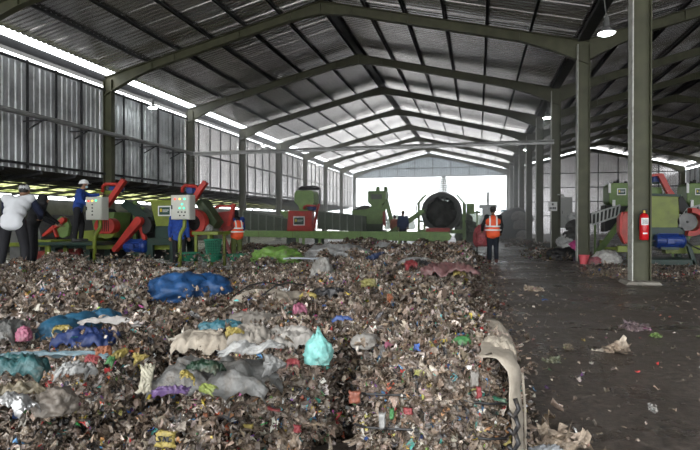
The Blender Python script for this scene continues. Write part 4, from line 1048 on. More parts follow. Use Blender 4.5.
# -- long green conveyor and what stands behind it
E=El(23.4)
cb=empty('long_conveyor',(E.p(345,248)[0],23.6,0),'long pale green conveyor beam running across the hall in front of the red guarded machine','conveyor')
E.poly('side_beam',[(236,230.8),(448,232.2),(452,236),(450,240),(444,242),(236,236.2)],-.05,.05,FARG,cb)
E.poly('side_beam',[(236,230.8),(448,232.2),(450,239.5),(236,236.2)],.95,1.05,FARG,cb)
jt=MB()
for u in (259,293,330,361,400,430):
    a=E.p(u,231.2,-.06); b=E.p(u,237.5,-.06); jt.box(a[0]-.012,a[0]+.012,a[1]-.015,a[1]+.01,b[2],a[2])
jt.build('joint_plate',LIME,cb)
E.poly('belt',[(238,231.5),(448,233),(448,234.5),(238,233.5)],.05,.95,BLACK,cb,0)
for u in (296,302,318,353,398,441):
    E.poly('leg',[(u,236),(u+2.4,236),(u+2.4,250),(u,250)],.0,.09,FARG,cb)
E=El(24.6)
def walled_conveyor(pts_top,pts_bot,ribs,label,E=E):
    a=E.p(*pts_top[0]); 
    e=empty('walled_conveyor',(E.p((pts_top[0][0]+pts_top[1][0])/2,235)[0],E.Y,0),label,'conveyor','walled feed conveyors')
    m=mat('grey_green_panel',(0.07,0.085,0.06),.6,0,.25,3)
    (u0,v0),(u1,v1)=pts_top; (w0,x0),(w1,x1)=pts_bot
    E.poly('side_wall',[(u0,v0),(u1,v1),(w1,x1),(w0,x0)],0,.06,m,e); E.poly('side_wall',[(u0,v0),(u1,v1),(w1,x1),(w0,x0)],1.0,1.06,m,e)
    rb=MB()
    for k in range(ribs+1):
        t=k/ribs; p1=E.p(u0+(u1-u0)*t,v0+(v1-v0)*t,-.03); p2=E.p(w0+(w1-w0)*t,x0+(x1-x0)*t,-.03); rb.bar(p1,p2,.05,.06,up=(0,1,0))
    rb.bar(E.p(u0,v0,-.03),E.p(u1,v1,-.03),.05,.06,up=(0,1,0))
    rb.build('rib',mat('pale_rib',(0.2,0.22,0.18),.6),e)
    E.poly('leg',[(w0+2,x0),(w0+4,x0),(w0+4,252),(w0+2,252)],.3,.4,DKG,e); E.poly('leg',[(w1-4,x1),(w1-2,x1),(w1-2,252),(w1-4,252)],.3,.4,DKG,e)
walled_conveyor([(243,211),(290,219)],[(243,229),(290,232)],6,'grey walled feed conveyor left of the red guarded machine')
walled_conveyor([(318,211),(362,216)],[(318,229),(362,232)],6,'grey walled feed conveyor right of the red guarded machine')
E=El(24.5)
M4=empty('shredder_machine',(E.p(300,248)[0],24.8,0),'green machine with a red guard box and green sign behind the long conveyor','machine','shredding machines')
E.poly('guard_box',[(290,211),(313,211),(314,231),(288.5,231)],-.25,.2,RED,M4,.03)
plaque(E,295,216.5,306.5,225.5,-.26,M4)
E.poly('hopper_head',[(294,190),(310,190),(312,193),(312,203),(308,207),(306,210),(297,210),(296,206),(292,202),(292,193)],.3,1.2,FARG,M4,.05)
E.poly('neck',[(297,208),(307,208),(306,216),(295,216)],.35,1.1,FARG,M4)
E.poly('side_hopper',[(277,211),(292,210.5),(292,219),(288,224),(284,220)],.3,1.0,FARG,M4)
E.tube('bracket',[(303,209),(304,206.5),(307,205.5),(316,206)],.06,RED,M4,.1)
E.bar('lifting_arm',[(314,228),(317,212),(319,204)],.1,.1,RED,M4,0)
motor(E,(310,208),.35,.1,.2,M4)
E.poly('frame',[(286,250),(287,231),(318,231),(319,250),(315,250),(314,235),(291,235),(290,250)],.0,.9,DKG,M4)
E.poly('rail_post',[(312.5,188),(314,188),(314,206),(312.5,206)],1.1,1.17,GREYM,M4)
p_=E.p(305,189,.7); sack('sack_on_hopper',(p_[0],p_[1],p_[2]),(.45,.3,.12),.0,BLF,'dark torn film lying on top of the hopper of the red guarded machine','film',.35)

E=El(28.5)
M5=empty('shredder_machine',(E.p(378,245)[0],28.8,0),'hazy green machine with tall hopper head standing before the bright opening','machine','shredding machines')
E.poly('hopper_head',[(367,190.5),(384,190.5),(385,193),(384,202),(381,204.5),(381,210),(370,210),(370,205),(366.5,202),(366.5,192)],.3,1.3,FARG,M5,.04)
E.poly('window',[(370,194),(381,194),(381,199),(370,199)],.26,.3,GREYM,M5)
for u in (374.5,382.5): E.poly('top_bracket',[(u,186),(u+2.6,186),(u+3,191),(u-.5,191)],.5,.8,FARG,M5)
E.poly('body',[(351,210.5),(367,209),(370,207),(381,207),(384,220),(380,224),(352,224)],.2,1.2,FARG,M5)
E.poly('lower_body',[(356,224),(380,224),(379,232),(357,232)],.3,1.1,mat('grey_green_body',(0.08,0.11,0.07),.6),M5)
E.poly('side_frame',[(386,199),(387.5,199),(395,227),(391,229),(386,208),(380,222),(377,222)],.0,.2,FARG,M5)
E.poly('red_guard',[(383,212),(385,211),(386,227),(383,224)],-.1,.05,RED,M5)
E.bar('handrail',[(386,213),(389,228)],.06,.05,WHITE,M5,-.12)
E.poly('frame',[(352,250),(353,230),(384,230),(385,250),(381,250),(380,234),(357,234),(356,250)],.3,1.0,DKG,M5)
p_=E.p(362,209.5,.7); sack('waste_in_hopper',(p_[0],p_[1],p_[2]-.1),(.5,.35,.2),.0,GREYF,'grey waste heaped in the side hopper of the hazy green machine','waste',.35)
c5=empty('inclined_conveyor',(E.p(400,245)[0],27.4,0),'pale green inclined conveyor rising towards the big drum','conveyor')
E=El(27.0)
E.poly('side_beam',[(380,237),(423,208.5),(424,212),(388,237)],0,.1,FARG,c5); E.poly('side_beam',[(380,237),(423,208.5),(424,212),(388,237)],.8,.9,FARG,c5)
E.poly('belt',[(383,236),(423,210),(423.5,211),(386,236)],.1,.8,BLACK,c5,0)
E.poly('leg',[(404,222),(406,220.5),(406,246),(404,246)],.3,.4,FARG,c5)
E.poly('leg',[(417,214),(419,213),(419,246),(417,246)],.3,.4,FARG,c5)
# trommel
E=El(29.0)
T=empty('trommel_drum',(E.p(441,243)[0],30.5,0),'large dark rotating drum screen standing in front of the bright opening','machine')
x,y,z=E.p(441,212)
s1=29/530*1.0
DRUM=mat('dark_drum_steel',(0.045,0.05,0.045),.6,.3,.3,3,stain=(0.1,0.09,0.07),stain_amt=.5)
MB().ring((x,z),1.02,.84,29,29.25,36).ring((x,z),.95,.88,29.2,32.2,36).ring((x,z),1.02,.84,32.2,32.4,36).build('drum',DRUM,T)
MB().ring((x,z),1.1,1.0,29.35,29.5,36).build('rim',GREYM,T)
lf=MB()
for k in range(8):
    a=k*math.pi/4+.2; lf.bar((x+.88*math.cos(a),29.3,z+.88*math.sin(a)),(x+.88*math.cos(a+.6),32.2,z+.88*math.sin(a+.6)),.04,.22,up=(math.cos(a),0,math.sin(a)))
lf.build('lifter_vane',DRUM,T)
MB().bar((x-.9,30,z+.12),(x+.9,30,z+.12),.05,.10).bar((x+.12,30,z-.9),(x+.12,30,z+.9),.05,.08).build('cross_brace',DRUM,T)
for s in (-1,1):
    MB().bar((x+s*1.2,29.0,0),(x+s*1.2,29.0,z+.55),.12,.12).bar((x+s*1.2,32.2,0),(x+s*1.2,32.2,z+.55),.12,.12).bar((x+s*1.2,29,z-.5),(x+s*1.2,32.2,z-.5),.12,.12).bar((x+s*1.2,29,z+.5),(x+s*.8,29,z+.95),.08,.08).build('side_frame',FARG,T)
MB().bar((x-1.25,28.95,z-1.05),(x+1.25,28.95,z-1.05),.2,.2).build('cross_member',FARG,T)
MB().bar((x-1.35,29.2,z+.4),(x-1.0,29.2,z+.85),.05,.05).bar((x-1.35,29.2,z-.2),(x-1.35,29.2,z+.4),.05,.05).build('handrail',GREYM,T)
MB().box(x+1.35,x+1.75,29,29.4,z-.1,z+.45).build('control_box',FARG,T,bevel=.02)
sk=sack('drum_waste',(x-.05,30.6,z-.86),(.80,1.0,.90),0,mat('dark_drum_waste',(0.05,0.05,0.045),.8,0,.4,5,bump=.5),'dirty grey waste filling the lower part of the big drum','waste',.25,.5); sk.location=(x-.05,30.6,z-.80)
E=El(26.0)
rp=MB().box(E.p(426,228)[0],E.p(450,228)[0],26.0,26.12,E.p(440,233.5)[2],E.p(440,228)[2]).build('red_board',RED)
tag(rp,'flat red panel standing on the conveyor below the big drum','panel')
MB().box(E.p(428,230)[0],E.p(429,230)[0],26.02,26.1,0,E.p(440,233.5)[2]+.02).box(E.p(447,230)[0],E.p(448,230)[0],26.02,26.1,0,E.p(440,233.5)[2]+.02).build('leg',DKRED,rp)
# sacks right of the drum
GS=cloth('grey_green_sack',(0.13,0.16,0.11)); 
for i,(u,v,r,lb) in enumerate(((464,243,.62,'grey-green sack at the bottom left of the heap right of the drum'),(472,243,.6,'grey-green sack at the bottom right of the heap behind the walking person'),(463,233,.55,'grey-green sack in the middle of the heap right of the drum'),(471,232,.5,'grey-green sack second from the top behind the walking person'),(466,223,.45,'grey-green sack on top of the heap right of the drum'))):
    zc=33+i*.0; q=at(u,v,zc); sack('waste_sack',(q.x,q.y,max(0,q.z)),(r*.8,r*.8,r*.75),i,GS,lb,'sack',.18,.6)
ps=empty('lime_post',(at(478,243,30).x,at(478,243,30).y,0),'thin pale green post beside the grey-green sacks','post')
q=at(477,243,30); MB().box(q.x-.05,q.x+.05,q.y-.05,q.y+.05,0,1.9).build('shaft',FARG,ps); MB().box(q.x-.2,q.x+.2,q.y-.04,q.y+.04,1.75,1.85).build('cap',FARG,ps)

# machine outside behind the walking person
q=at(488,232,52); Mx=empty('baling_press',(q.x,q.y,0),'hazy dark press with a thin chimney behind the walking person','machine')
MB().box(q.x-.8,q.x+.8,q.y,q.y+1.2,0,1.6).build('body',GREYM,Mx,bevel=.05); MB().box(q.x-.55,q.x+.55,q.y+.1,q.y+1.0,1.6,2.6).build('upper_box',GREYM,Mx,bevel=.05)
MB().box(q.x-.85,q.x+.85,q.y,q.y+1.1,2.6,2.95).build('top_box',GREYM,Mx,bevel=.05); MB().tube([(q.x,q.y+.5,2.9),(q.x,q.y+.5,4.2)],.12,10).build('chimney',GREYM,Mx)

# dark tarp heap and white sacks in the aisle distance
TARP=cloth('dark_tarpaulin',(0.025,0.035,0.04),.6)
q=at(516,240,38); sack('tarpaulin_heap',(q.x,q.y,0),(1.0,.9,1.25),.2,TARP,'tall heap under a dark tarpaulin, right of the walking person','heap',.12,.7)
q=at(507,239,39); sack('tarpaulin_heap',(q.x,q.y,0),(.8,.8,1.15),.9,TARP,'dark tarpaulin heap directly behind the walking person','heap',.12,.7)
q=at(504,211,38.5); sheet('blue_tarp_corner',(q.x,q.y,2.05),(.6,.5),.1,cloth('blue_corner',(0.03,0.16,0.26)),'blue tarpaulin corner on top of the dark heap','tarpaulin',.1,.1,.05)
for i,(u,v,r) in enumerate(((524,239,.42),(521,229,.45),(519,220,.42),(527,222,.38))):
    q=at(u,v,35.5); sack('white_sack',(q.x,q.y,max(0,q.z)),(r,r,r*.8),i,cloth('whitish_sack',(0.42,0.40,0.38)),['lowest pale sack beside the dark tarpaulin heap','second lowest pale sack beside the dark tarpaulin heap','pale sack leaning on top of the dark tarpaulin heap, left','pale sack at the top of the stack, right'][i],'sack',.18,.6)
RS=[('black',BLF),('white',mat('white_bag',(0.6,0.6,0.58),.5,0,.15,9)),('pink',mat('pink_bag_film',(0.75,0.1,0.35),.5,0,.12,9)),('purple',PURF),('grey',GREYF),('tan',BROWNF)]
for i,(u,v,zc,r,ci,lb) in enumerate(((556,264,17.5,.28,0,'black plastic bag leftmost in the rubbish between two columns'),(566,262,17.8,.3,0,'black plastic bag in the middle of the rubbish between two columns'),(571,252,18.5,.26,1,'white bag above the black bags between two columns'),(578,262,17.2,.14,3,'small purple bag left of the pink bucket'),(577,250,18.2,.24,2,'pink bag beside the second column'),(566,246,20,.3,1,'white bag near the tall grey box'),(548,252,23,.25,4,'grey bag at the foot of the column with the sign'),(572,240,20,.3,4,'grey bag on top of the rubbish beside the second column'),(540,257,20,.2,1,'flat white bag on the aisle side of the rubbish'),(548,263,17.8,.16,5,'tan bag in front of the black bags'),(575,230,20.5,.3,4,'grey waste bag behind the column at the height of the conveyor'),(573,220,20.8,.22,1,'white bag piled high behind the second column'))):
    q=at(u,v,zc); sack('rubbish_bag',(q.x,q.y-.15,max(0,q.z)),(r,r*.9,r*.8),i*1.3,RS[ci][1],lb,'bag',.25,.5)
gp=[(at(u_,262,z_).x,at(u_,262,z_).y,.25,1) for u_,z_ in ((560,17.5),(568,18),(575,18.5),(550,18),(566,19.5),(555,20),(545,19),(572,20.5),(540,22))]
loose_heap('loose_waste',gp,1500,.04,'loose waste heaped around the bags between the columns',.4)
gp=[(at(u_,248,z_).x,at(u_,248,z_).y,.15,1) for u_,z_ in ((530,28),(535,30),(540,27),(522,32),(512,34),(525,36))]
loose_heap('loose_waste',gp,1500,.06,'loose waste at the feet of the distant columns',.6)
q=at(584,263,15.6); e=empty('pink_bucket',(q.x,q.y,0),'small pink bucket at the foot of the second column','bucket')
PINKP=mat('pink_plastic',(0.75,0.13,0.15),.4,0,.08,4)
MB().tube([(q.x,q.y,0.01),(q.x,q.y,.26)],[.11,.15],20).build('body',PINKP,e,smooth=False); MB().tube([(q.x+.15*math.cos(k/10*math.pi*2),q.y+.15*math.sin(k/10*math.pi*2),.265) for k in range(11)],.014,6,False).build('rim',PINKP,e)
q=at(595,266,15.3); sack('pink_bag',(q.x,q.y,0),(.17,.15,.15),.3,film('rose_bag',(0.6,0.14,0.18)),'rose pink bag between the pink bucket and the white sack','bag',.18,.5)
q=at(607,265,15.4); sack('white_sack',(q.x,q.y,0),(.36,.28,.26),.1,cloth('dirty_white_sack',(0.55,0.53,0.5)),'large dirty white sack on the floor in front of the right machine','sack',.2,.5)

# -- right machines
E=El(16.2)
M6=empty('shredder_machine',(E.p(665,270)[0],16.6,0),'large shredding machine with yellow-green hopper just right of the tall column','machine','shredding machines')
E.poly('hopper',[(647,195),(677,196),(679,224),(676,228),(648,228)],-.1,.95,LIME,M6,.02)
E.poly('hopper_rim',[(646,193.5),(679,194.5),(679,197),(646,196)],-.14,1.0,DKG,M6)
E.poly('inlet_box',[(650,186),(668,186),(668,194),(650,194)],.5,.9,MIDG,M6)
E.poly('crusher_body',[(640,227),(682,227),(684,233),(686,241),(640,241)],-.1,.9,DKG,M6)
E.poly('frame',[(638,272),(643,236),(686,236),(697,268),(692,268),(685,246),(648,246),(645,272)],-.16,-.04,DKG,M6)
E.poly('frame',[(638,272),(643,236),(686,236),(697,268),(692,268),(685,246),(648,246),(645,272)],.85,.97,DKG,M6)
E.poly('frame_sill',[(643,259),(692,259),(695,265),(641,265)],-.16,.97,DKG,M6)
motor(E,(664,240.5),.62,.18,-.35,M6)
E.poly('base_rail',[(617,246),(640,246),(640,258),(636,258),(636,252),(617,252)],-.1,.1,LIME,M6)
E.poly('base_rail',[(668,246),(712,246),(712,254),(668,254)],.2,.5,LIME,M6)
g=E.poly('pulley_guard',[(619,217),(623,212),(634,211),(634,246),(624,243),(619,232)],-.2,.3,mat('dusty_red_guard',(0.38,0.06,0.045),.5,0,.2,4),M6,.03)
E.poly('guard_rim',[(617.5,218),(620,212),(621,212),(620,232),(624,243),(622.5,244),(617.5,233)],-.23,-.1,RED,M6)
x,y,z=E.p(688,222,-.1)
MB().ring((x,z),.38,.24,y-.2,y+.12,28,-1.9,1.6).build('ring_guard',RED,M6,bevel=.01)
MB().ring((x-.05,z),.24,.03,y,y+.08).build('flywheel',GREYM,M6)
E.bar('lifting_arm',[(663,174),(671,190),(678,199)],.14,.15,RED,M6,.25)
E.bar('arm_bar',[(645,176),(660,174),(665,174)],.07,.07,RED,M6,.25)
motor(E,(661,178),.25,.08,.5,M6)
E.poly('dark_chute',[(676,199),(684,196),(690,206),(684,214),(678,208)],.1,.6,BLACK,M6)
E.tube('cable',[(683,240),(690,246),(697,249),(712,250)],.02,BLACK,M6,-.2,8)

def back_unit(E,du,label,scale=1.0,cut=False):
    P=lambda pts:[(u+du,v) for u,v in pts]
    cx=E.p(625+du,262)[0]
    M=empty('feed_hopper',(cx,E.Y+.4,0),label,'machine','right-hand feed hoppers')
    E.poly('head',P([(609,186),(612,183),(630,183),(632,186),(632,200),(628,206),(613,206),(609,202)]),0,.9,MIDG,M,.03)
    plaque(E,617+du,188.5,626+du,195,-.005,M)
    E.poly('bright_slot',P([(608,182.5),(610.5,183.5),(610.5,193),(608,193)]),-.06,-.02,WHITE,M)
    E.poly('bright_slot',P([(612,200),(615,200),(615,207),(612,207)]),-.06,-.02,WHITE,M)
    m=MB()
    for k in range(5):
        a=E.p(612+du+k*4,183.2,.3); m.tube([(a[0],a[1],a[2]-.05),(a[0]+.03*(k%2),a[1],a[2]+.03+.05*(k%3))],.05,8)
    m.build('bearing',BLACK,M)
    E.poly('support_arm',P([(629,206),(634,200),(634,208),(602,252),(594,252)]),-.05,.08,MIDG,M)
    E.poly('dark_body',P([(606,205),(630,205),(618,228),(606,232)]),.1,.8,BLACK,M)
    E.poly('leg',P([(600,240),(603,240),(603,262),(600,262)]),0,.1,LIME,M)
    E.poly('leg',P([(629,220),(632,220),(632,262),(629,262)]),.2,.3,LIME,M)
    E.poly('leg_tie',P([(600,247),(632,247),(632,250),(600,250)]),.0,.08,LIME,M)
    return M
def guard_rail(E,label,du=0):
    e=empty('feed_trough',(E.p(606+du,250)[0],E.Y,0),label,'trough','right-hand feed troughs')
    m=MB(); top_=[(592,214),(620,205)]; bot=[(592,225),(618,216)]
    gr=mat('pale_grey_steel',(0.34,0.35,0.33),.5,.2,.15,4)
    for L in (top_,bot): m.bar(E.p(L[0][0]+du,L[0][1],0),E.p(L[1][0]+du,L[1][1],0),.05,.06,up=(0,1,0))
    for k in range(8):
        t=k/7; m.bar(E.p(592+28*t+du,214-9*t,0),E.p(592+26*t+du,225-9*t,0),.04,.05,up=(0,1,0))
    m.build('rail',gr,e)
    E.poly('side_panel',[(592+du,214),(620+du,205),(618+du,216),(592+du,225)],.06,.1,mat('dark_trough',(0.05,0.055,0.05),.7),e)
    E.poly('side_panel',[(592+du,214),(620+du,205),(618+du,216),(592+du,225)],.8,.84,mat('dark_trough',(0.05,0.055,0.05),.7),e)
    E.poly('leg',[(597+du,224),(599+du,223),(599+du,262),(597+du,262)],.4,.48,MIDG,e)
E=El(19.2); back_unit(E,0,'green feed hopper with small sign left of the tall column with the extinguisher')
guard_rail(El(18.2),'ribbed feed trough beside the second column')
E=El(19.2); back_unit(E,78,'green feed hopper with a white slot cut by the right picture edge')
guard_rail(El(18.2),'ribbed feed trough at the right picture edge',80)

# fire extinguisher on near column
q=on_plane(643.5,240,11.72); x=q.x; y=11.68
FX=empty('fire_extinguisher',(x,y,.95),'red fire extinguisher with white label hung on the tall near column','fire extinguisher')
z0=on_plane(643,240,11.68).z; z1=on_plane(643,213,11.68).z
MB().tube([(x,y,z0),(x,y,z0+.015),(x,y,z1-.06),(x,y,z1-.02),(x,y,z1)],[.075,.085,.085,.055,.025],24).build('tank',EXTR,FX,smooth=True)
MB().tube([(x,y,z1-.01),(x,y,z1+.05)],.025,10).build('valve',BRASS,FX)
MB().bar((x-.04,y,z1+.06),(x+.07,y,z1+.08),.02,.015).bar((x-.04,y,z1+.04),(x+.07,y,z1+.04),.02,.012).build('handle',BLACK,FX)
MB().tube([(x-.02,y-.02,z1+.02),(x-.09,y-.03,z1-.02),(x-.11,y-.02,z1-.15),(x-.10,y-.01,z1-.35)],.011,8).build('hose',BLACK,FX,smooth=True)
lb=MB(); n=10
for i in range(n+1):
    a=-math.pi/2-.9+1.8*i/n
    lb.v+= [(x+.0865*math.cos(a),y+.0865*math.sin(a),z0+.30),(x+.0865*math.cos(a),y+.0865*math.sin(a),z1-.1)]
for i in range(n): lb.f.append((2*i,2*i+2,2*i+3,2*i+1))
l_=lb.build('paper_label',WHITE,FX)
lb=MB()
for r in range(4):
    for i in range(n):
        a=-math.pi/2-.6+1.2*i/n; b_=a+.1; zz=z0+.33+r*.022
        k=len(lb.v); lb.v+=[(x+.0875*math.cos(a),y+.0875*math.sin(a),zz),(x+.0875*math.cos(b_),y+.0875*math.sin(b_),zz),(x+.0875*math.cos(b_),y+.0875*math.sin(b_),zz+.01),(x+.0875*math.cos(a),y+.0875*math.sin(a),zz+.01)]; lb.f.append((k,k+1,k+2,k+3))
lb.build('print',BLACK,l_)
lb=MB(); n=10
for i in range(n+1):
    a=-math.pi/2-.5+1.0*i/n
    lb.v+= [(x+.0865*math.cos(a),y+.0865*math.sin(a),z0+.12),(x+.0865*math.cos(a),y+.0865*math.sin(a),z0+.15)]
for i in range(n): lb.f.append((2*i,2*i+2,2*i+3,2*i+1))
lb.build('small_label',WHITE,FX)
MB().box(x-.05,x+.05,y+.085,y+.13,z0+.2,z0+.24).build('wall_bracket',GREYM,FX)
# sign and tall box at third column
E=El(23.55)
a=E.p(548,202); b_=E.p(557,211); sg=MB().box(a[0],b_[0],23.5,23.52,b_[2],a[2]).build('column_sign',WHITE)
tag(sg,'small white sign plate with dark print on the third column','sign')
w=b_[0]-a[0]; h=a[2]-b_[2]; t=MB().box(a[0]+w*.4,a[0]+w*.6,23.49,23.5,b_[2]+h*.62,b_[2]+h*.85)
for f0,f1,g0,g1 in ((.15,.3,.2,.42),(.35,.45,.2,.42),(.5,.65,.2,.42),(.7,.85,.2,.42)): t.box(a[0]+w*f0,a[0]+w*f1,23.49,23.5,b_[2]+h*g0,b_[2]+h*g1)
t.build('print',BLACK,sg)
MB().box(a[0]+w*.45,a[0]+w*.55,23.52,23.81,b_[2]+h*.45,b_[2]+h*.55).build('bracket',GREYM,sg)
a=E.p(561,197); b_=E.p(573,228)
bx=empty('electrical_box',(a[0]+.2,23.9,b_[2]),'tall narrow grey electrical box mounted beside the third column','electrical box')
MB().box(a[0],b_[0],23.7,24.0,b_[2],a[2]).build('box',mat('grey_box_paint',(0.33,0.33,0.31),.5,0,.08,3),bx,bevel=.015)
d=MB().box(a[0]+.03,b_[0]-.03,23.68,23.7,b_[2]+.04,a[2]-.04).build('door',mat('grey_box_paint',(0.33,0.33,0.31),.5),bx,bevel=.006)
MB().box(a[0]+.06,a[0]+.08,23.65,23.68,b_[2]+.6,b_[2]+.72).build('handle',BLACK,d)
MB().bar((XR+.3,23.85,(a[2]+b_[2])/2+.3),(a[0]+.02,23.85,(a[2]+b_[2])/2+.3),.05,.05).bar((XR+.3,23.85,(a[2]+b_[2])/2-.3),(a[0]+.02,23.85,(a[2]+b_[2])/2-.3),.05,.05).build('bracket',GREYM,bx)
MB().tube([(a[0]+.15,23.85,a[2]-.02),(a[0]+.12,23.85,a[2]+.08),(a[0]-.1,23.85,a[2]+.12)],.06,8).build('cable_hood',WHITE,bx,smooth=True)

# ---------------------------------------------------------------- trees and outside
def conifer(q,H,W_,label):
    e=empty('conifer_tree',(q.x,q.y,0),label,'tree')
    MB().tube([(q.x,q.y,0),(q.x,q.y,H*.97)],[.16,.03],8).build('trunk',BARK,e)
    m=MB(); 
    for L in range(22):
        t=L/21; z=H*(.18+.8*t); R=W_*(1-t)**.8*.5+.12
        nb=9
        for k in range(nb):
            a=k/nb*6.283+L*1.1; rr=R*random.uniform(.7,1.15)
            dx,dy=math.cos(a),math.sin(a)
            for s in range(5):
                f0=s/5; cx=q.x+dx*rr*(f0+.1); cy=q.y+dy*rr*(f0+.1); cz=z+.12*rr*f0-.15*rr*f0*f0
                w=.22*(1-f0)+.08
                n=len(m.v)
                for (aa,bb,cc) in ((-w,-w,-.05),(w,-w,.06),(w,w,-.04),(-w,w,.07)): m.v.append((cx+aa,cy+bb,cz+cc+random.uniform(-.08,.08)))
                m.f.append((n,n+1,n+2,n+3))
    m.build('foliage',LEAF,e)
conifer(at(443.5,232,75),7.7,3.4,'dark conifer outside the far opening, above the big drum')
for i,(u,zc,H,lb) in enumerate(((470,95,2.6,'low hazy bush outside the far opening'),(400,95,2.2,'low bush outside the far opening behind the conveyor'))):
    q=at(u,230,zc); sack('bush',(q.x,q.y,0),(2.5,1.5,H/1.6),i,LEAF,lb,'bush',.3,.5)

# ---------------------------------------------------------------- people
def capsule(m, a, b, ra, rb, seg=12):
    a=Vector(a); b=Vector(b); d=(b-a); L=max(d.length,1e-5); d/=L
    pts=[];rs=[]
    for k in range(4): t=math.pi/2*(k/4); pts.append(a-d*ra*math.cos(t)); rs.append(max(.001,ra*math.sin(t)))
    pts.append(a);rs.append(ra); pts.append(b);rs.append(rb)
    for k in range(1,5): t=math.pi/2*(k/4); pts.append(b+d*rb*math.sin(t)); rs.append(max(.001,rb*math.cos(t)))
    m.tube(pts,rs,seg)
def remesh(m, name, mat_, parent, voxel, smooth_it=4):
    o=m.build(name,mat_,parent,smooth=True,origin=(0,0,0))
    r=o.modifiers.new('r','REMESH'); r.mode='VOXEL'; r.voxel_size=voxel; r.use_smooth_shade=True
    s=o.modifiers.new('s','SMOOTH'); s.iterations=smooth_it; s.factor=.5
    return o
BASE=dict(pelvis=(0,0,.95),chest=(0,.01,1.27),neck=(0,0,1.45),head=(0,.02,1.60),
          sl=(-.18,0,1.40),sr=(.18,0,1.40),el=(-.24,-.02,1.12),er=(.24,-.02,1.12),wl=(-.25,.06,.88),wr=(.25,.06,.88),
          hl=(-.09,0,.92),hr=(.09,0,.92),kl=(-.10,.03,.50),kr=(.10,.03,.50),al=(-.10,-.01,.09),ar=(.10,-.01,.09))
def person(loc, rz, label, J=None, shirt=None, trousers=None, vest=None, hat=None, hair=(0.01,0.01,0.01), sleeve=None, scale=1.0, boots=(0.03,0.03,0.03), mask=False, hijab=False, facedir=(0,1,0), stripe=False, hatmat=None, sleeve_from=0.0, shorts=False):
    P=dict(BASE); P.update(J or {}); P={k:Vector(v)*scale for k,v in P.items()}; s=scale
    e=empty('person',loc,label,'person'); e.rotation_euler=(0,0,rz); e['_o']=[0,0,0]
    m=MB(); V=Vector
    mid=(P['pelvis']+P['chest'])/2
    def side(k,f=1): return P[k]
    # body
    capsule(m,P['pelvis']+V((-.06*s,0,0)),P['pelvis']+V((.06*s,0,0)),.115*s,.115*s)
    capsule(m,P['pelvis'],mid,.125*s,.115*s); capsule(m,mid,P['chest'],.115*s,.13*s)
    capsule(m,P['chest']+V((-.07*s,0,0)),P['chest']+V((.07*s,0,0)),.12*s,.12*s)
    capsule(m,P['chest'],P['neck'],.11*s,.055*s); capsule(m,P['neck'],P['head']-V((0,.01,.05))*s,.052*s,.055*s)
    capsule(m,P['sl'],P['chest'],.06*s,.10*s); capsule(m,P['sr'],P['chest'],.06*s,.10*s)
    for a,b,c in (('sl','el','wl'),('sr','er','wr')):
        capsule(m,P[a],P[b],.05*s,.038*s); capsule(m,P[b],P[c],.038*s,.026*s)
        d=(P[c]-P[b]).normalized(); sd=d.cross(V((0,1,0)) if abs(d.y)<.8 else V((0,0,1))).normalized(); up=sd.cross(d)
        pc=P[c]+d*.05*s
        capsule(m,P[c]+d*.02*s-sd*.018*s,pc-sd*.024*s+d*.02*s,.018*s,.016*s); capsule(m,P[c]+d*.02*s+sd*.018*s,pc+sd*.024*s+d*.02*s,.018*s,.016*s)
        for i,(o_,L) in enumerate(((-.033,.062),(-.011,.075),(.011,.07),(.033,.052))):
            r0=pc+sd*o_*s+d*.015*s; k1=r0+(d*.6*L+up*.25*L)*s; k2=k1+(d*.35*L+up*.4*L)*s
            capsule(m,r0,k1,.0105*s,.0095*s,8); capsule(m,k1,k2,.0095*s,.008*s,8)
        t0=P[c]+d*.03*s-sd*.025*s; capsule(m,t0,t0-sd*.03*s+d*.035*s,.012*s,.009*s,8)
    for a,b,c in (('hl','kl','al'),('hr','kr','ar')):
        capsule(m,P[a],P[b],.085*s,.055*s); capsule(m,P[b],P[c],.056*s,.038*s)
        capsule(m,P[c]-V((0,.03,.045))*s,P[c]+V((0,.15,-.05))*s,.036*s,.03*s)
    H=P['head']; fd=V(facedir).normalized(); rt=fd.cross(V((0,0,1))).normalized()
    m.ellipsoid(H,(.077*s,.095*s,.112*s)); m.ellipsoid(H+fd*.03*s-V((0,0,.06*s)),(.05*s,.055*s,.055*s))
    m.ellipsoid(H+fd*.098*s-V((0,0,.012*s)),(.014*s,.018*s,.022*s),8,6)
    for q in (-1,1): m.ellipsoid(H+rt*q*.078*s,(.014*s,.02*s,.032*s),8,6)
    body=remesh(m,'body',SKIN,e,.011*s,3)
    f=MB()
    for q in (-1,1): f.ellipsoid(H+fd*.088*s+rt*q*.031*s+V((0,0,.015*s)),(.012*s,.01*s,.007*s),8,6)
    f.build('eyes',WHITE,e,origin=(0,0,0)); f=MB(); f.ellipsoid(H+fd*.083*s-V((0,0,.055*s)),(.024*s,.012*s,.006*s),8,6); f.build('mouth',mat('lip',(0.25,0.07,0.06),.6),e,origin=(0,0,0))
    if shirt is not None:
        m=MB(); g=.016*s
        capsule(m,P['pelvis']+V((-.06*s,0,.0)),P['pelvis']+V((.06*s,0,.0)),.11*s+g,.11*s+g)
        capsule(m,P['pelvis']+V((-.07*s,0,-.07*s)),P['pelvis']+V((.07*s,0,-.07*s)),.104*s+g,.104*s+g); capsule(m,mid-V((.055*s,0,0)),mid+V((.055*s,0,0)),.115*s+g,.115*s+g); capsule(m,P['pelvis'],mid,.12*s+g,.125*s+g); capsule(m,mid,P['chest'],.125*s+g,.135*s+g)
        capsule(m,P['chest']+V((-.07*s,0,0)),P['chest']+V((.07*s,0,0)),.128*s+g,.128*s+g); capsule(m,P['chest'],P['neck']-V((0,0,.02*s)),.11*s+g,.055*s+g)
        capsule(m,P['sl'],P['chest'],.072*s+g,.11*s+g); capsule(m,P['sr'],P['chest'],.072*s+g,.11*s+g)
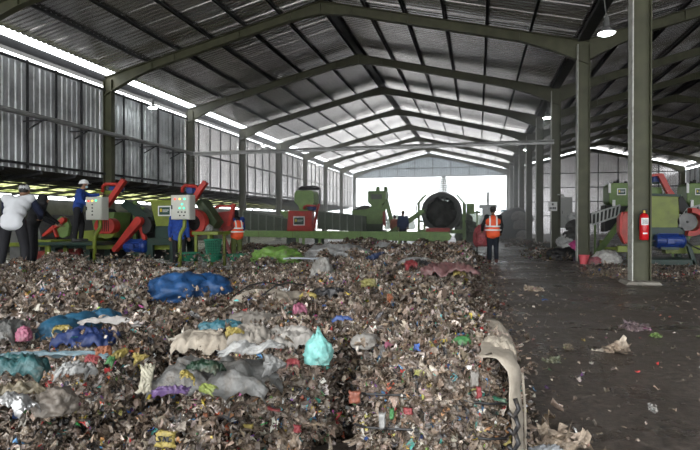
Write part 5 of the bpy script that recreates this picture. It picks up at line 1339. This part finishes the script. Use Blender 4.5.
        if sleeve is None:
            for a,b,c in (('sl','el','wl'),('sr','er','wr')): capsule(m,P[a],P[b],.052*s+g,.042*s+g); capsule(m,P[b],P[b]+(P[c]-P[b])*.85,.042*s+g,.032*s+g)
        remesh(m,'shirt',shirt,e,.018*s)
        if sleeve is not None:
            for a,b,c in (('sl','el','wl'),('sr','er','wr')):
                m=MB(); capsule(m,P[a],P[b],.06*s+g,.045*s+g); capsule(m,P[b],P[b]+(P[c]-P[b])*.8,.042*s+g,.032*s+g); remesh(m,'sleeve',sleeve,e,.016*s)
    if trousers is not None:
        m=MB(); g=.02*s
        capsule(m,P['pelvis']+V((-.05*s,0,-.05*s)),P['pelvis']+V((.05*s,0,-.05*s)),.117*s,.117*s)
        for a,b,c in (('hl','kl','al'),('hr','kr','ar')):
            capsule(m,P[a],P[b],.087*s+g,.06*s+g)
            if not shorts: capsule(m,P[b],P[b]+(P[c]-P[b])*.9,.058*s+g,.045*s+g)
        remesh(m,'trousers',trousers,e,.018*s)
    bm_=mat('boot_%d'%int(boots[0]*100),boots,.6)
    for a,b in (('kl','al'),('kr','ar')):
        m=MB(); capsule(m,P[b]-V((0,.03,.04))*s,P[b]+V((0,.15,-.045))*s,.05*s,.042*s); capsule(m,P[b]+(P[a]-P[b])*(.5 if boots[0]>.1 else .25),P[b],.06*s,.05*s)
        remesh(m,'boot',bm_,e,.015*s)
    if vest is not None:
        m=MB(); g=.035*s
        capsule(m,P['pelvis']+V((-.06*s,0,.05*s)),P['pelvis']+V((.06*s,0,.05*s)),.12*s+g,.12*s+g)
        capsule(m,P['pelvis']+V((0,0,.05*s)),P['chest'],.125*s+g,.13*s+g); capsule(m,P['pelvis']+V((-.06*s,0,-.06*s)),P['pelvis']+V((.06*s,0,-.06*s)),.115*s+g,.115*s+g); capsule(m,P['chest']+V((-.09*s,0,0)),P['chest']+V((.09*s,0,0)),.115*s+g,.115*s+g)
        capsule(m,P['chest'],P['chest']+(P['neck']-P['chest'])*.6,.12*s+g,.07*s+g)
        vo=remesh(m,'hi_vis_vest',vest,e,.018*s,3)
        RF=mat('reflective_tape',(0.75,0.75,0.7),.35,0,.05,3)
        t=MB()
        ax=(P['chest']-P['pelvis']).normalized()
        for z_ in (.06,.17):
            c=P['pelvis']+ax*z_*s; pts=[]
            for k in range(29):
                a=2*math.pi*k/28; pts.append(c+V((math.cos(a)*.238*s if z_<.1 else math.cos(a)*.215*s,math.sin(a)*.172*s,0)))
            n0=len(t.v)
            for pq in pts: t.v.append(tuple(pq-ax*.022*s)); t.v.append(tuple(pq+ax*.022*s))
            for k in range(28): t.f.append((n0+2*k,n0+2*k+2,n0+2*k+3,n0+2*k+1))
        for q in (-1,1):
            n0=len(t.v)
            for k,(zz,yy_) in enumerate(((.17,-.178),(.26,-.178),(.34,-.170),(.42,-.135),(.47,-.08),(.48,0.0))):
                c=P['pelvis']+ax*zz*s+V((q*.1*s,yy_*s,0)); t.v.append(tuple(c-V((.022*s,0,0)))); t.v.append(tuple(c+V((.022*s,0,0))))
            for k in range(5): t.f.append((n0+2*k,n0+2*k+1,n0+2*k+3,n0+2*k+2))
        to=t.build('reflective_tape',RF,e,origin=(0,0,0)); so=to.modifiers.new('s','SOLIDIFY'); so.thickness=.006; so.offset=1
    if hijab:
        m=MB(); m.ellipsoid(H-fd*.015*s+V((0,0,.012*s)),(.10*s,.108*s,.125*s)); capsule(m,H-V((0,0,.08*s)),P['neck']-V((0,0,.04*s)),.09*s,.14*s); capsule(m,P['neck']-V((.06*s,.02,.05*s)),P['neck']-V((-.06*s,.02,.05*s)),.11*s,.11*s)
        remesh(m,'headscarf',hijab,e,.015*s)
    elif hat=='helmet':
        m=MB(); n=20
        c=H+V((0,0,.05*s))
        for i in range(7):
            ph=math.pi/2*i/6
            for k in range(n):
                a=2*math.pi*k/n; m.v.append((c.x+.105*s*math.cos(ph)*math.cos(a),c.y+.125*s*math.cos(ph)*math.sin(a),c.z+.105*s*math.sin(ph)))
        for i in range(6):
            for k in range(n): m.f.append((i*n+k,i*n+(k+1)%n,(i+1)*n+(k+1)%n,(i+1)*n+k))
        m.build('helmet',hatmat or HELM,e,smooth=True,origin=(0,0,0))
        m=MB(); n0=0
        for k in range(n):
            a=2*math.pi*k/n; d=V((math.cos(a),math.sin(a),0)); ex=.02+.05*max(0,d.dot(fd))
            m.v.append((c.x+.10*s*d.x,c.y+.12*s*d.y,c.z+.004)); m.v.append((c.x+(.105+ex)*s*d.x,c.y+(.125+ex)*s*d.y,c.z-.012*s))
        for k in range(n): m.f.append((2*k,2*((k+1)%n),2*((k+1)%n)+1,2*k+1))
        o_=m.build('helmet_brim',hatmat or HELM,e,origin=(0,0,0)); q_=o_.modifiers.new('s','SOLIDIFY'); q_.thickness=.008*s
    elif hat=='cap' or hat=='hat':
        m=MB(); m.ellipsoid(H+V((0,0,.05*s)),(.092*s,.108*s,.085*s)); m.build('cap',hatmat or WHITE,e,smooth=True,origin=(0,0,0))
        m=MB(); c=H+V((0,0,.045*s))+ (fd*.1*s if hat=='cap' else V((0,0,0)))
        m.ellipsoid(c,((.075 if hat=='cap' else .15)*s,(.085 if hat=='cap' else .16)*s,.012*s)); m.build('cap_brim',hatmat or WHITE,e,smooth=True,origin=(0,0,0))
    if not hijab:
        m=MB(); m.ellipsoid(H-fd*.022*s+V((0,0,.022*s)),(.083*s,.092*s,.105*s)); remesh(m,'hair',mat('black_hair',(0.012,0.01,0.009),.6),e,.014*s)
    if mask:
        m=MB(); m.ellipsoid(H+fd*.05*s-V((0,0,.045*s)),(.062*s,.06*s,.05*s)); m.build('face_mask',mat('mask_blue',(0.4,0.6,0.65),.7),e,smooth=True,origin=(0,0,0))
    return e
BLKC=mat('black_clothes',(0.008,0.008,0.01),.8); NAVC=cloth('navy_clothes',(0.015,0.02,0.05)); WHC=mat('white_shirt',(0.62,0.63,0.65),.8,0,.06,6); BLC=cloth('blue_shirt',(0.012,0.05,0.26))
ORV=mat('orange_vest',(0.9,0.11,0.03),.6,0,.1,9); DKT=mat('dark_trousers',(0.010,0.010,0.013),.85); GRYC=cloth('grey_blue_shirt',(0.03,0.05,0.12))
# man in white at the left edge, back to us, leaning away to the left
q=at(13,262,9.9)
person((q.x,q.y,.28),.45,'man in white shirt with navy sleeves bending over a machine at the left edge',
  dict(pelvis=(0,-.02,.93),chest=(.0,.20,1.20),neck=(.02,.33,1.33),head=(.03,.42,1.44),sl=(-.19,.24,1.30),sr=(.19,.24,1.30),el=(-.28,.42,1.05),er=(.30,.38,1.05),wl=(-.20,.60,.92),wr=(.22,.62,.95),kl=(-.16,.05,.50),kr=(.16,.05,.50),al=(-.2,-.02,.09),ar=(.2,-.02,.09),hl=(-.10,0,.90),hr=(.10,0,.90)),
  shirt=WHC,sleeve=NAVC,trousers=DKT,hat='cap',hatmat=mat('cap_white',(0.4,0.4,0.4),.7),boots=(.16,.17,.15),facedir=(0,.8,-.5),scale=1.09)
q=at(31,262,11.2)
person((q.x,q.y,.18),-1.1,'person in black clothes reaching into the machine behind the man in white',
  dict(chest=(0,.10,1.25),neck=(0,.18,1.42),head=(0,.24,1.54),sl=(-.18,.12,1.37),sr=(.18,.12,1.37),el=(-.22,.30,1.15),er=(.22,.30,1.15),wl=(-.15,.50,1.02),wr=(.15,.50,1.02)),
  shirt=BLKC,trousers=DKT,hijab=BLKC)
q=on_plane(78,242,11.45)
person((q.x,11.45,.745),-1.0,'man in blue shirt and white helmet working beside a control cabinet',
  dict(chest=(0,.07,1.26),neck=(0,.11,1.43),head=(0,.15,1.57),sl=(-.18,.08,1.38),sr=(.18,.06,1.38),el=(-.20,.30,1.28),er=(.22,.10,1.12),wl=(-.12,.54,1.32),wr=(.18,.28,1.0),kl=(-.13,.08,.50),kr=(.15,-.02,.50),al=(-.15,.05,.09),ar=(.2,-.06,.09)),
  shirt=BLC,trousers=DKT,hat='helmet',mask=True,scale=.92)
q=on_plane(180,262,11.55)
person((q.x,11.5,.1),.3,'person in blue overalls standing behind the right control cabinet post',
  dict(chest=(0,.10,1.24),neck=(0,.15,1.42),head=(0,.2,1.55)),shirt=BLC,trousers=DKT,hat='cap',hatmat=mat('cap_dark',(0.03,0.03,0.05),.7),scale=.88)
q=at(237,262,14.3)
person((q.x,q.y,.12),.9,'small person in orange vest and black headscarf standing beside the green baskets',
  dict(chest=(0,.05,1.26),neck=(0,.07,1.43),head=(0,.11,1.56),el=(-.24,.06,1.12),er=(.24,.04,1.12),wl=(-.22,.22,.95),wr=(.2,.2,.95)),
  shirt=cloth('royal_sleeves',(0.015,0.04,0.2)),trousers=cloth('olive_trousers',(0.12,0.15,0.04)),vest=ORV,hijab=BLKC,scale=.86)
q=at(403,240,26.0)
person((q.x,q.y,.12),.2,'worker in dark blue shirt and yellowish cap behind the conveyor',
  None,shirt=GRYC,trousers=DKT,hat='cap',hatmat=mat('cap_khaki',(0.35,0.3,0.15),.7),scale=.98)
q=at(394.5,240,27.5)
person((q.x,q.y,.05),-.4,'worker in faded orange top half hidden behind the conveyor',None,shirt=cloth('faded_orange',(0.45,0.16,0.1)),trousers=DKT,scale=.92)
q=at_height(493,263.5,0)
person((q.x,q.y,0),.05,'person in orange reflective vest walking away down the aisle with a red barrow',
  dict(el=(-.30,.0,1.16),er=(.26,.02,1.14),wl=(-.30,.20,.98),wr=(.24,.16,.92),kl=(-.09,.10,.50),kr=(.09,.02,.50),al=(-.09,.08,.09),ar=(.09,-.16,.12)),
  shirt=BLKC,trousers=mat('dark_slacks',(0.008,0.012,0.02),.8),vest=ORV,hat='hat',hatmat=mat('dark_hat',(0.05,0.05,0.045),.8),boots=(.09,.03,.02),scale=1.0)
# red barrow with sacks left of the walker
q2=at_height(482.5,261,0)
e=empty('red_barrow',(q2.x,q2.y,0),'red two-wheeled barrow loaded with a pink sack, pushed by the walking person','barrow')
x,y=q2.x,q2.y+.3
MB().box(x-.22,x+.22,y-.05,y+.55,.45,.5).box(x-.24,x-.21,y-.05,y+.55,.45,.62).box(x+.21,x+.24,y-.05,y+.55,.45,.62).box(x-.22,x+.22,y+.52,y+.55,.45,.62).build('tray',REDF,e,bevel=.01)
for s in (-1,1):
    m=MB(); pts=[(x+s*.17,y+.25+.2*math.cos(k/16*2*math.pi),.2+.2*math.sin(k/16*2*math.pi)) for k in range(17)]; m.tube(pts,.025,8,False); m.bar((x+s*.17,y+.05,.2),(x+s*.17,y+.45,.2),.02,.02).bar((x+s*.17,y+.25,.02),(x+s*.17,y+.25,.4),.02,.02); m.build('wheel',BLACK,e,smooth=True)
    MB().bar((x+s*.18,y+.5,.42),(x+s*.18,y-.3,.9),.03,.03).bar((x+s*.17,y+.25,.2),(x+s*.17,y+.25,.45),.03,.03).build('handle',DKRED,e)
sack('pink_sack',(x,y+.22,.5),(.27,.27,.42),.2,film('dull_red_sack',(0.9,0.1,0.13)),'dull red sack riding in the barrow','sack',.15,.5)

# ---------------------------------------------------------------- haze inside the hall
vm=bpy.data.materials.new('dusty_air'); vm.use_nodes=True; nt=vm.node_tree; nt.nodes.clear()
oo=nt.nodes.new('ShaderNodeOutputMaterial'); vs=nt.nodes.new('ShaderNodeVolumeScatter'); vs.inputs['Density'].default_value=.0; vs.inputs['Anisotropy'].default_value=.7
nt.links.new(vs.outputs[0],oo.inputs['Volume'])
HAZE=0.031
if HAZE>0:
    vs.inputs['Density'].default_value=HAZE
    tag(MB().box(-13.6,XR+1.4,19,59.5,.01,8.6).build('dusty_air',vm),'thin dusty haze in the far half of the hall','haze',kind='stuff')

# ---------------------------------------------------------------- world, camera
sun=bpy.data.lights.new('hazy_daylight','SUN'); sun.energy=1.7; sun.angle=math.radians(24); sun.color=(1,0.97,0.93)
so=bpy.data.objects.new('hazy_daylight',sun); COL.objects.link(so)
el,az=math.radians(27),math.radians(-18)
d_=Vector((math.sin(az)*math.cos(el)*-1, math.cos(az)*math.cos(el), -math.sin(el))); so.rotation_euler=d_.to_track_quat('-Z','Y').to_euler(); so.location=(0,-30,20)
w=bpy.data.worlds.new('sky'); bpy.context.scene.world=w; w.use_nodes=True
bg=w.node_tree.nodes['Background']; bg.inputs['Color'].default_value=(0.93,0.97,1.0,1); bg.inputs['Strength'].default_value=4.0
cam=bpy.data.cameras.new('camera'); co=bpy.data.objects.new('camera',cam); COL.objects.link(co); bpy.context.scene.camera=co
cam.lens=F/700*36; cam.sensor_width=36; cam.clip_end=400; cam.clip_start=.05
co.location=(0,0,CAMZ); co.rotation_euler=(math.pi/2-math.atan((225-HV)/F),0,TH)
vs_=bpy.context.scene.view_settings; vs_.view_transform='Standard'; vs_.look='None'; vs_.gamma=1; vs_.exposure=0.45
for o in bpy.data.objects:
    if '_o' in o: del o['_o']
